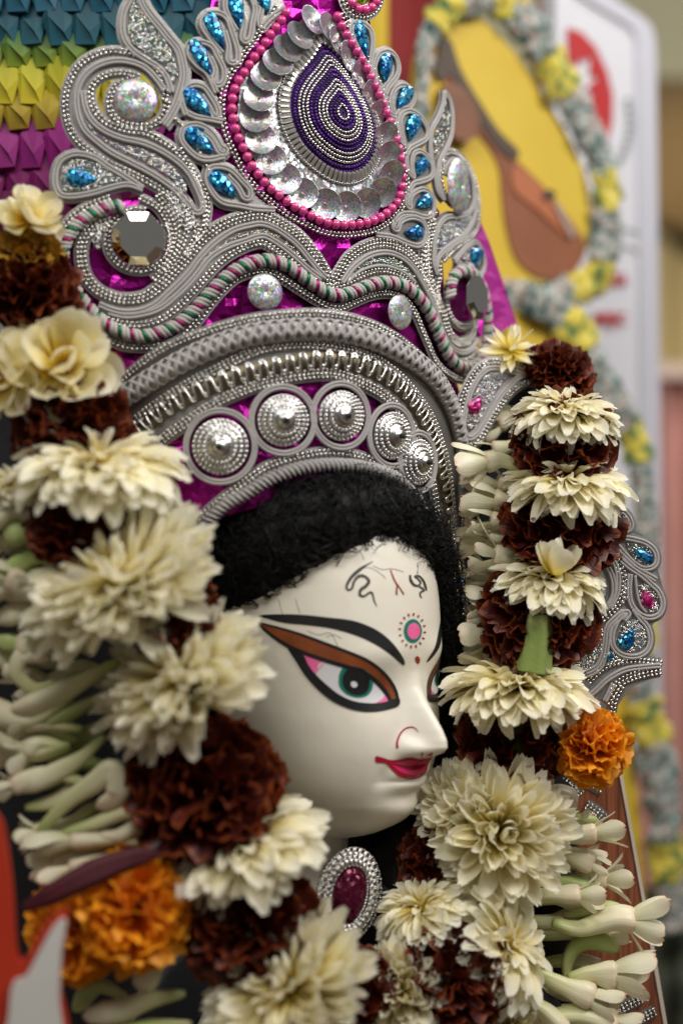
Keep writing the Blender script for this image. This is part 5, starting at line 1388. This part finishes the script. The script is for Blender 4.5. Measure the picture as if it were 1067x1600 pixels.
slab(PK, [(840, 1120), (948, 1130), (958, 1172), (985, 1320), (1010, 1460), (1034, 1600), (1055, 1720), (830, 1720)], .012, 'board', M_wood, plank)
slab(PK, [(949, 1130), (954, 1130), (966, 1182), (993, 1330), (1017, 1460), (1041, 1600), (1062, 1720), (1056, 1720), (1035, 1600), (1011, 1460), (986, 1320), (959, 1172)], .013, 'edge_strip', mat('pale_edge', rgb(206, 192, 176), .7), plank, .0015)
for q in (((885, 1232), (915, 1222), (938, 1232)), ((915, 1258), (930, 1268), (942, 1278)), ((878, 1216), (905, 1240)), ((1000, 1560), (970, 1575), (950, 1590)), ((1020, 1580), (990, 1596), (960, 1610))):
    bead_rows(PK, list(q) if len(q) > 2 else [q[0], ((q[0][0] + q[1][0]) / 2, (q[0][1] + q[1][1]) / 2 - 2), q[1]], plank, 3)

# ---- rainbow honeycomb paper at the upper left
hp = thing('paper_decoration', 'rainbow honeycomb tissue paper behind the crown, teal to magenta, upper left', 'decoration')
def paper_mat(name, col, col2):
    return petal_ramp(name, [(0, col), (1, col2)], .55, .3, streak=.05)
rowsdef = [(-60, 66, rgb(190, 186, 200), rgb(150, 150, 176)), (-12, 70, rgb(22, 104, 130), rgb(16, 84, 112)), (38, 74, rgb(16, 100, 116), rgb(8, 70, 88)), (78, 60, rgb(148, 168, 34), rgb(30, 104, 62)), (128, 80, rgb(226, 206, 40), rgb(190, 190, 36)),
           (172, 70, rgb(150, 116, 18), rgb(206, 186, 34)), (226, 86, rgb(150, 8, 120), rgb(160, 12, 132)), (282, 86, rgb(120, 8, 88), rgb(156, 16, 120)), (340, 86, rgb(90, 8, 50), rgb(120, 8, 80))]
HPy = .1
for ri, (cy, h_, c1, c2) in enumerate(rowsdef):
    m = paper_mat('tissue_paper', c1, c2); w_ = 50
    mb = MB()
    # one folded hexagonal cell of the tissue
    q = sc(HPy)
    o6 = [(-.5, .12), (-.3, .5), (.28, .5), (.5, .1), (.32, -.42), (-.28, -.44)]
    v = [(x * w_ * q, .0, y * h_ * q) for x, y in o6] + [(-.30 * w_ * q, -.0028, .16 * h_ * q), (.16 * w_ * q, -.0045, -.2 * h_ * q)]
    uvv = [(.5, .5 + y) for x, y in o6] + [(.5, .66), (.5, .3)]
    fcs = [(0, 5, 6), (0, 6, 1), (1, 6, 7, 2), (2, 7, 3), (3, 7, 4), (4, 7, 6, 5)]
    vb = v + [(x, .03, z) for x, y_, z in v[:6]]
    fcs += [(i, (i + 1) % 6, 8 + (i + 1) % 6, 8 + i) for i in range(6)]
    mb.add(vb, fcs, uvv + uvv[:6]); me = mb.mesh('paper_cell', m, False)
    for k in range(-1, 10):
        x = k * 43 + (21 if ri % 2 else 0) + 6
        if cy > 120 and x > 280: continue
        o = bpy.data.objects.new('paper_cell', me); link(o, hp)
        o.location = at(x, cy, HPy + ri * .003 + random.uniform(-.002, .002)); o.rotation_euler = (random.uniform(-.15, .15), random.uniform(-.07, .07), random.uniform(-.2, .2))
mb = MB(); fr = [at(-120, -140, HPy + .032), at(420, -140, HPy + .032), at(420, 420, HPy + .032), at(-120, 420, HPy + .032)]
bk = [p + Vector((0, .012, 0)) for p in fr]
mb.add([tuple(p) for p in fr + bk], [(3, 2, 1, 0), (4, 5, 6, 7), (0, 1, 5, 4), (1, 2, 6, 5), (2, 3, 7, 6), (3, 0, 4, 7)]); mb.build('backing', mat('teal_backing', rgb(20, 60, 66), .8), hp, False)

# ---- white notice board
BB = Pln(at(960, 400, .74), (.72, -.69, 0))
board = thing('notice_board', 'white framed notice board with red disc emblem and red lettering, out of focus', 'board')
M_bw = mat('board_white', rgb(214, 214, 220), .5, var=(5, .3, rgb(204, 204, 212)))
M_fr = mat('board_frame', rgb(196, 196, 206), .4)
M_bred = mat('board_red', rgb(178, 44, 46), .55)
M_bgr = mat('board_grey_print', rgb(150, 150, 154), .6)
slab(BB, [(868, -60), (898, -14), (985, 38), (990, 60), (994, 300), (998, 800), (1000, 1180), (860, 1180)], .02, 'panel', M_bw, board)
slab(BB, [(880, -40), (900, -40), (1000, 28), (1014, 42), (1020, 70), (1024, 400), (1028, 800), (1030, 1200), (1000, 1200), (998, 800), (994, 300), (990, 62), (984, 44), (898, -8)], .03, 'frame', M_fr, board, .004)
disc = [(884, 44), (905, 50), (928, 74), (946, 112), (955, 150), (954, 190), (946, 222), (936, 222), (928, 205), (924, 180), (914, 168), (910, 158), (926, 150), (914, 138), (932, 122), (918, 116), (922, 84), (912, 98), (904, 88), (900, 104), (886, 96)]
slab(BB, disc, .002, 'emblem', M_bred, board, .0025)
for i, (x, y) in enumerate(((979, 158), (981, 172), (982, 186), (982, 200), (980, 213), (977, 226), (973, 238), (967, 249))):
    slab(BB, [(x - 5, y - 4), (x + 5, y - 5), (x + 5, y + 4), (x - 5, y + 5)], .001, 'letter_mark', M_bgr, board, .0025)
for (x0, y0, x1, y1) in ((940, 346, 1000, 364), (944, 370, 996, 392)):
    slab(BB, [(x0, y0), (x1, y1), (x1, y1 + 3), (x0, y0 + 3)], .001, 'rule_line', M_bgr, board, .0025)
for q in ([(846, -40), (884, -40), (886, 84), (862, 70), (846, 40)], [(880, 455), (916, 462), (917, 510), (906, 500)]):
    slab(Pln(at(870, 100, .70), (.72, -.69, 0)), q, .004, 'red_panel', M_bred, board)
def lettering(txt, x, y, hpx, wpx, name='lettering'):
    cu = bpy.data.curves.new(name, 'FONT'); cu.body = txt; cu.size = 1; cu.offset = .02; cu.extrude = .01
    tmp = bpy.data.objects.new('tmp', cu); COL.objects.link(tmp); bpy.context.view_layer.update()
    me = bpy.data.meshes.new_from_object(tmp.evaluated_get(bpy.context.evaluated_depsgraph_get()))
    bpy.data.objects.remove(tmp)
    xs_ = [v.co.x for v in me.vertices]; ys_ = [v.co.y for v in me.vertices]
    p0, n = BB.hit(x, y); p1, _ = BB.hit(x + wpx, y)
    X = (p1 - p0) / (max(xs_) - min(xs_)); Y = Vector((0, 0, 1)) * (hpx * sc(.74) / (max(ys_) - min(ys_)))
    for v in me.vertices:
        c = v.co.copy(); v.co = p0 + n * (.003 + c.z * .05) + X * (c.x - min(xs_)) + Y * (c.y - min(ys_))
    me.materials.clear(); me.materials.append(M_bred)
    o = bpy.data.objects.new(name, me); link(o, board); return o
lettering('IOGRA', 925, 448, 22, 52)
lettering('MEJIC', 926, 514, 26, 50)

# ---- dark red cloth with yellow edge
rc_ = thing('cloth_banner', 'dark red cloth banner with a yellow edge behind the top of the crown', 'banner')
CB = Pln(at(640, 150, .62), (.1, -.99, 0))
def folds(surf, poly, name, m, parent, amp=.004, freq=70):
    vv, ff, v2 = fill(surf, poly, 0, 12)
    n = surf.n
    mb = MB(); mb.add([tuple(p + n * amp * sin(p.x * freq + p.z * 9)) for p in vv], ff); return mb.build(name, m, parent)
folds(CB, [(605, -80), (700, -80), (705, 420), (606, 420)], 'red_cloth', mat('dark_red_cloth', rgb(128, 18, 20), .8, sheen=.2), rc_)
folds(CB, [(560, -80), (606, -80), (607, 420), (562, 420)], 'yellow_edge', mat('yellow_cloth', rgb(206, 176, 50), .8), rc_)

# ---- oval panels with painted veena and ruffled cloth border
M_yelpan = mat('yellow_panel', rgb(218, 190, 66), .6, var=(9, .3, rgb(212, 174, 44)))
M_print = mat('leaf_print_cloth', rgb(170, 178, 172), .85); nt = M_print.node_tree; b = nt.nodes['Principled BSDF']
def print_mat(name, stops, scale):
    m = mat(name, stops[0][1], .85, sheen=.15); nt = m.node_tree; b = nt.nodes['Principled BSDF']
    tc = nt.nodes.new('ShaderNodeTexCoord'); nz = nt.nodes.new('ShaderNodeTexNoise'); nz.inputs['Scale'].default_value = scale; nz.inputs['Detail'].default_value = 2
    rp = nt.nodes.new('ShaderNodeValToRGB'); rp.color_ramp.interpolation = 'CONSTANT'; el = rp.color_ramp.elements
    while len(el) < len(stops): el.new(.5)
    for e_, (p_, c_) in zip(el, stops): e_.position = p_; e_.color = (*c_, 1)
    nt.links.new(tc.outputs['Object'], nz.inputs['Vector']); nt.links.new(nz.outputs['Fac'], rp.inputs[0]); nt.links.new(rp.outputs[0], b.inputs['Base Color'])
    return m
M_print = print_mat('leaf_print_cloth', [(0, rgb(38, 72, 66)), (.40, rgb(92, 114, 106)), (.45, rgb(176, 182, 178)), (.52, rgb(74, 102, 94)), (.57, rgb(190, 138, 122)), (.61, rgb(192, 198, 194)), (.67, rgb(60, 96, 86))], 95)
M_yprint = print_mat('yellow_print_cloth', [(0, rgb(70, 108, 66)), (.40, rgb(150, 152, 62)), (.46, rgb(204, 186, 70)), (.66, rgb(214, 200, 104))], 60)
def ruffle(surf, pts, rpx, m, parent, seed):
    """gathered cloth: a tube with deep folds"""
    P, N = path(surf, pts, .01, False, 3); n = len(P)
    d = np.r_[0, np.cumsum(np.linalg.norm(np.diff(P, axis=0), axis=1))]
    T = tangents(P); L_ = unit(np.cross(N, T)); M_ = unit(np.cross(T, L_)); k = 20; r = rpx * sc(.53); v = []
    for i in range(n):
        for j in range(k):
            a = 2 * pi * j / k
            rr = 1.08 * r * (1 + .10 * sin(d[i] * 300 + 40 * noise.noise(Vector((d[i] * 9, seed, 0))) + 2.2 * sin(a * 2 + seed) + seed) + .55 * noise.noise(Vector((d[i] * 55, cos(a) * 1.5 + seed, sin(a) * 1.5))))
            v.append(P[i] + L_[i] * cos(a) * rr + M_[i] * sin(a) * rr * .4)
    mb = MB(); mb.add(v, grid_faces(n, k, False, True) + [tuple(range(k))[::-1], tuple((n - 1) * k + j for j in range(k))])
    return mb.build('ruffle', m, parent)
V1 = Pln(at(800, 250, .52), (.45, -.89, 0))
vp = thing('painted_board', 'yellow oval panel with painted brown stringed instrument and ruffled print border', 'panel')
oval1 = [(655, 175), (660, 95), (684, 36), (708, 22), (738, 27), (770, 52), (812, 100), (850, 160), (888, 225), (910, 285), (916, 335), (908, 385), (888, 420), (850, 434), (818, 436), (780, 432), (740, 430), (690, 430), (662, 330)]
oval1 = [(790 + (x - 790) * 1.06, 240 + (y - 240) * 1.04) for x, y in oval1]
slab(V1, catmull(oval1, 6, True).tolist(), .01, 'panel_board', M_yelpan, vp)
M_vn = mat('veena_brown', rgb(152, 92, 60), .55, var=(20, .3, rgb(132, 76, 48)))
M_vd = mat('veena_dark', rgb(78, 62, 50), .6)
M_vl = mat('veena_light', rgb(178, 104, 66), .55)
slab(V1, catmull([(690, 58), (702, 75), (712, 110), (735, 160), (765, 205), (790, 240), (816, 262), (850, 296), (885, 340), (910, 380), (902, 414), (872, 435), (836, 432), (804, 404), (788, 350), (782, 300), (778, 262), (758, 225), (728, 190), (706, 150), (692, 120), (680, 90)], 5, True).tolist(), .003, 'instrument', M_vn, vp, .003)
slab(V1, catmull([(684, 62), (700, 66), (716, 110), (745, 160), (775, 205), (806, 238), (796, 250), (766, 224), (738, 180), (716, 146), (700, 118), (688, 128), (676, 116), (682, 90)], 5, True).tolist(), .002, 'instrument_neck', M_vd, vp, .0055)
slab(V1, catmull([(800, 262), (830, 282), (862, 318), (885, 350), (888, 376), (868, 360), (836, 330), (808, 308), (796, 290)], 5, True).tolist(), .002, 'instrument_top', M_vl, vp, .0055)
slab(V1, catmull([(682, 142), (700, 138), (722, 158), (736, 190), (730, 218), (712, 226), (692, 214), (680, 180)], 5, True).tolist(), .02, 'gourd', mat('gourd_brown', rgb(140, 88, 58), .5, var=(26, .3, rgb(100, 62, 42))), vp, .018)
slab(V1, ell(852, 306, 10, 8, 14), .002, 'bridge', M_vd, vp, .008)
slab(V1, [(858, 320), (866, 318), (892, 366), (886, 376)], .002, 'tail_strip', mat('strip_grey', rgb(160, 140, 132), .5), vp, .008)
segs = [([(652, 200), (652, 150), (655, 105)], 10, 0), ([(655, 110), (660, 70), (672, 40)], 14, 0), ([(672, 46), (690, 22), (716, 8)], 20, 1), ([(712, 8), (740, -2), (768, 4)], 22, 0), ([(762, 0), (784, 4), (800, 22)], 24, 1), ([(790, 16), (822, 50), (846, 92)], 28, 0), ([(842, 86), (858, 112), (878, 152)], 27, 1), ([(872, 142), (896, 180), (916, 226)], 26, 0), ([(912, 216), (928, 246), (936, 276)], 22, 0), ([(934, 268), (940, 300), (940, 336)], 22, 1), ([(940, 330), (940, 372), (926, 412)], 24, 0), ([(938, 410), (918, 440), (882, 460)], 22, 1), ([(886, 458), (852, 472), (816, 468)], 24, 0), ([(820, 468), (780, 470), (740, 466)], 24, 0)]
for i, (pts, rr, k) in enumerate(segs): ruffle(V1, pts, rr, [M_print, M_yprint][k], vp, i * 1.7)
V2 = Pln(at(940, 900, .55), (.45, -.89, 0))
vq = thing('painted_board', 'second yellow panel with ruffled print border, lower right behind the side ornament', 'panel')
oval2 = [(830, 470), (870, 540), (905, 600), (940, 680), (960, 760), (972, 860), (978, 1000), (984, 1150), (998, 1250), (1004, 1350), (1010, 1480), (800, 1480), (780, 900), (790, 500)]
slab(V2, oval2, .01, 'panel_board', M_yelpan, vq)
segs = [([(815, 462), (850, 485), (880, 505)], 24, 0), ([(868, 500), (892, 522), (905, 548)], 28, 1), ([(898, 544), (920, 574), (940, 606)], 24, 0), ([(935, 600), (955, 632), (972, 668)], 24, 0), ([(968, 660), (982, 686), (990, 722)], 22, 1), ([(988, 716), (996, 760), (1000, 806)], 20, 0), ([(1000, 800), (1000, 850), (998, 900)], 20, 0), ([(998, 900), (998, 960), (996, 1020)], 22, 1), ([(992, 1020), (994, 1060), (998, 1098)], 22, 0), ([(996, 1092), (1004, 1126), (1014, 1166)], 28, 1), ([(1008, 1160), (1018, 1200), (1026, 1246)], 30, 0), ([(1024, 1240), (1030, 1276), (1032, 1312)], 28, 0), ([(1030, 1306), (1034, 1340), (1036, 1374)], 30, 1), ([(1036, 1370), (1042, 1410), (1046, 1450)], 28, 0)]
for i, (pts, rr, k) in enumerate(segs): ruffle(V2, pts, rr, [M_print, M_yprint][k], vq, 5 + i * 1.3)

# ---- red and white cut-out close to the lens
CP = Pln(at(50, 1500, -.24), (.1, -.99, 0))
cc_ = thing('painted_cutout', 'orange red cut-out board with white pointed shape at the bottom left corner', 'cutout')
slab(CP, catmull([(-60, 1230), (-4, 1275), (10, 1320), (20, 1400), (26, 1490), (40, 1500), (60, 1462), (84, 1434), (104, 1430), (98, 1470), (94, 1540), (96, 1640), (-60, 1640)], 4, True).tolist(), .008, 'red_board', mat('orange_red_paint', rgb(190, 52, 22), .5, var=(12, .3, rgb(172, 42, 18))), cc_)
slab(CP, catmull([(104, 1437), (86, 1444), (62, 1486), (42, 1522), (22, 1534), (16, 1580), (12, 1650), (96, 1650), (94, 1560), (97, 1490)], 4, True).tolist(), .004, 'white_shape', mat('white_paint', rgb(214, 212, 206), .5, var=(20, .3, rgb(200, 198, 192))), cc_, .005)
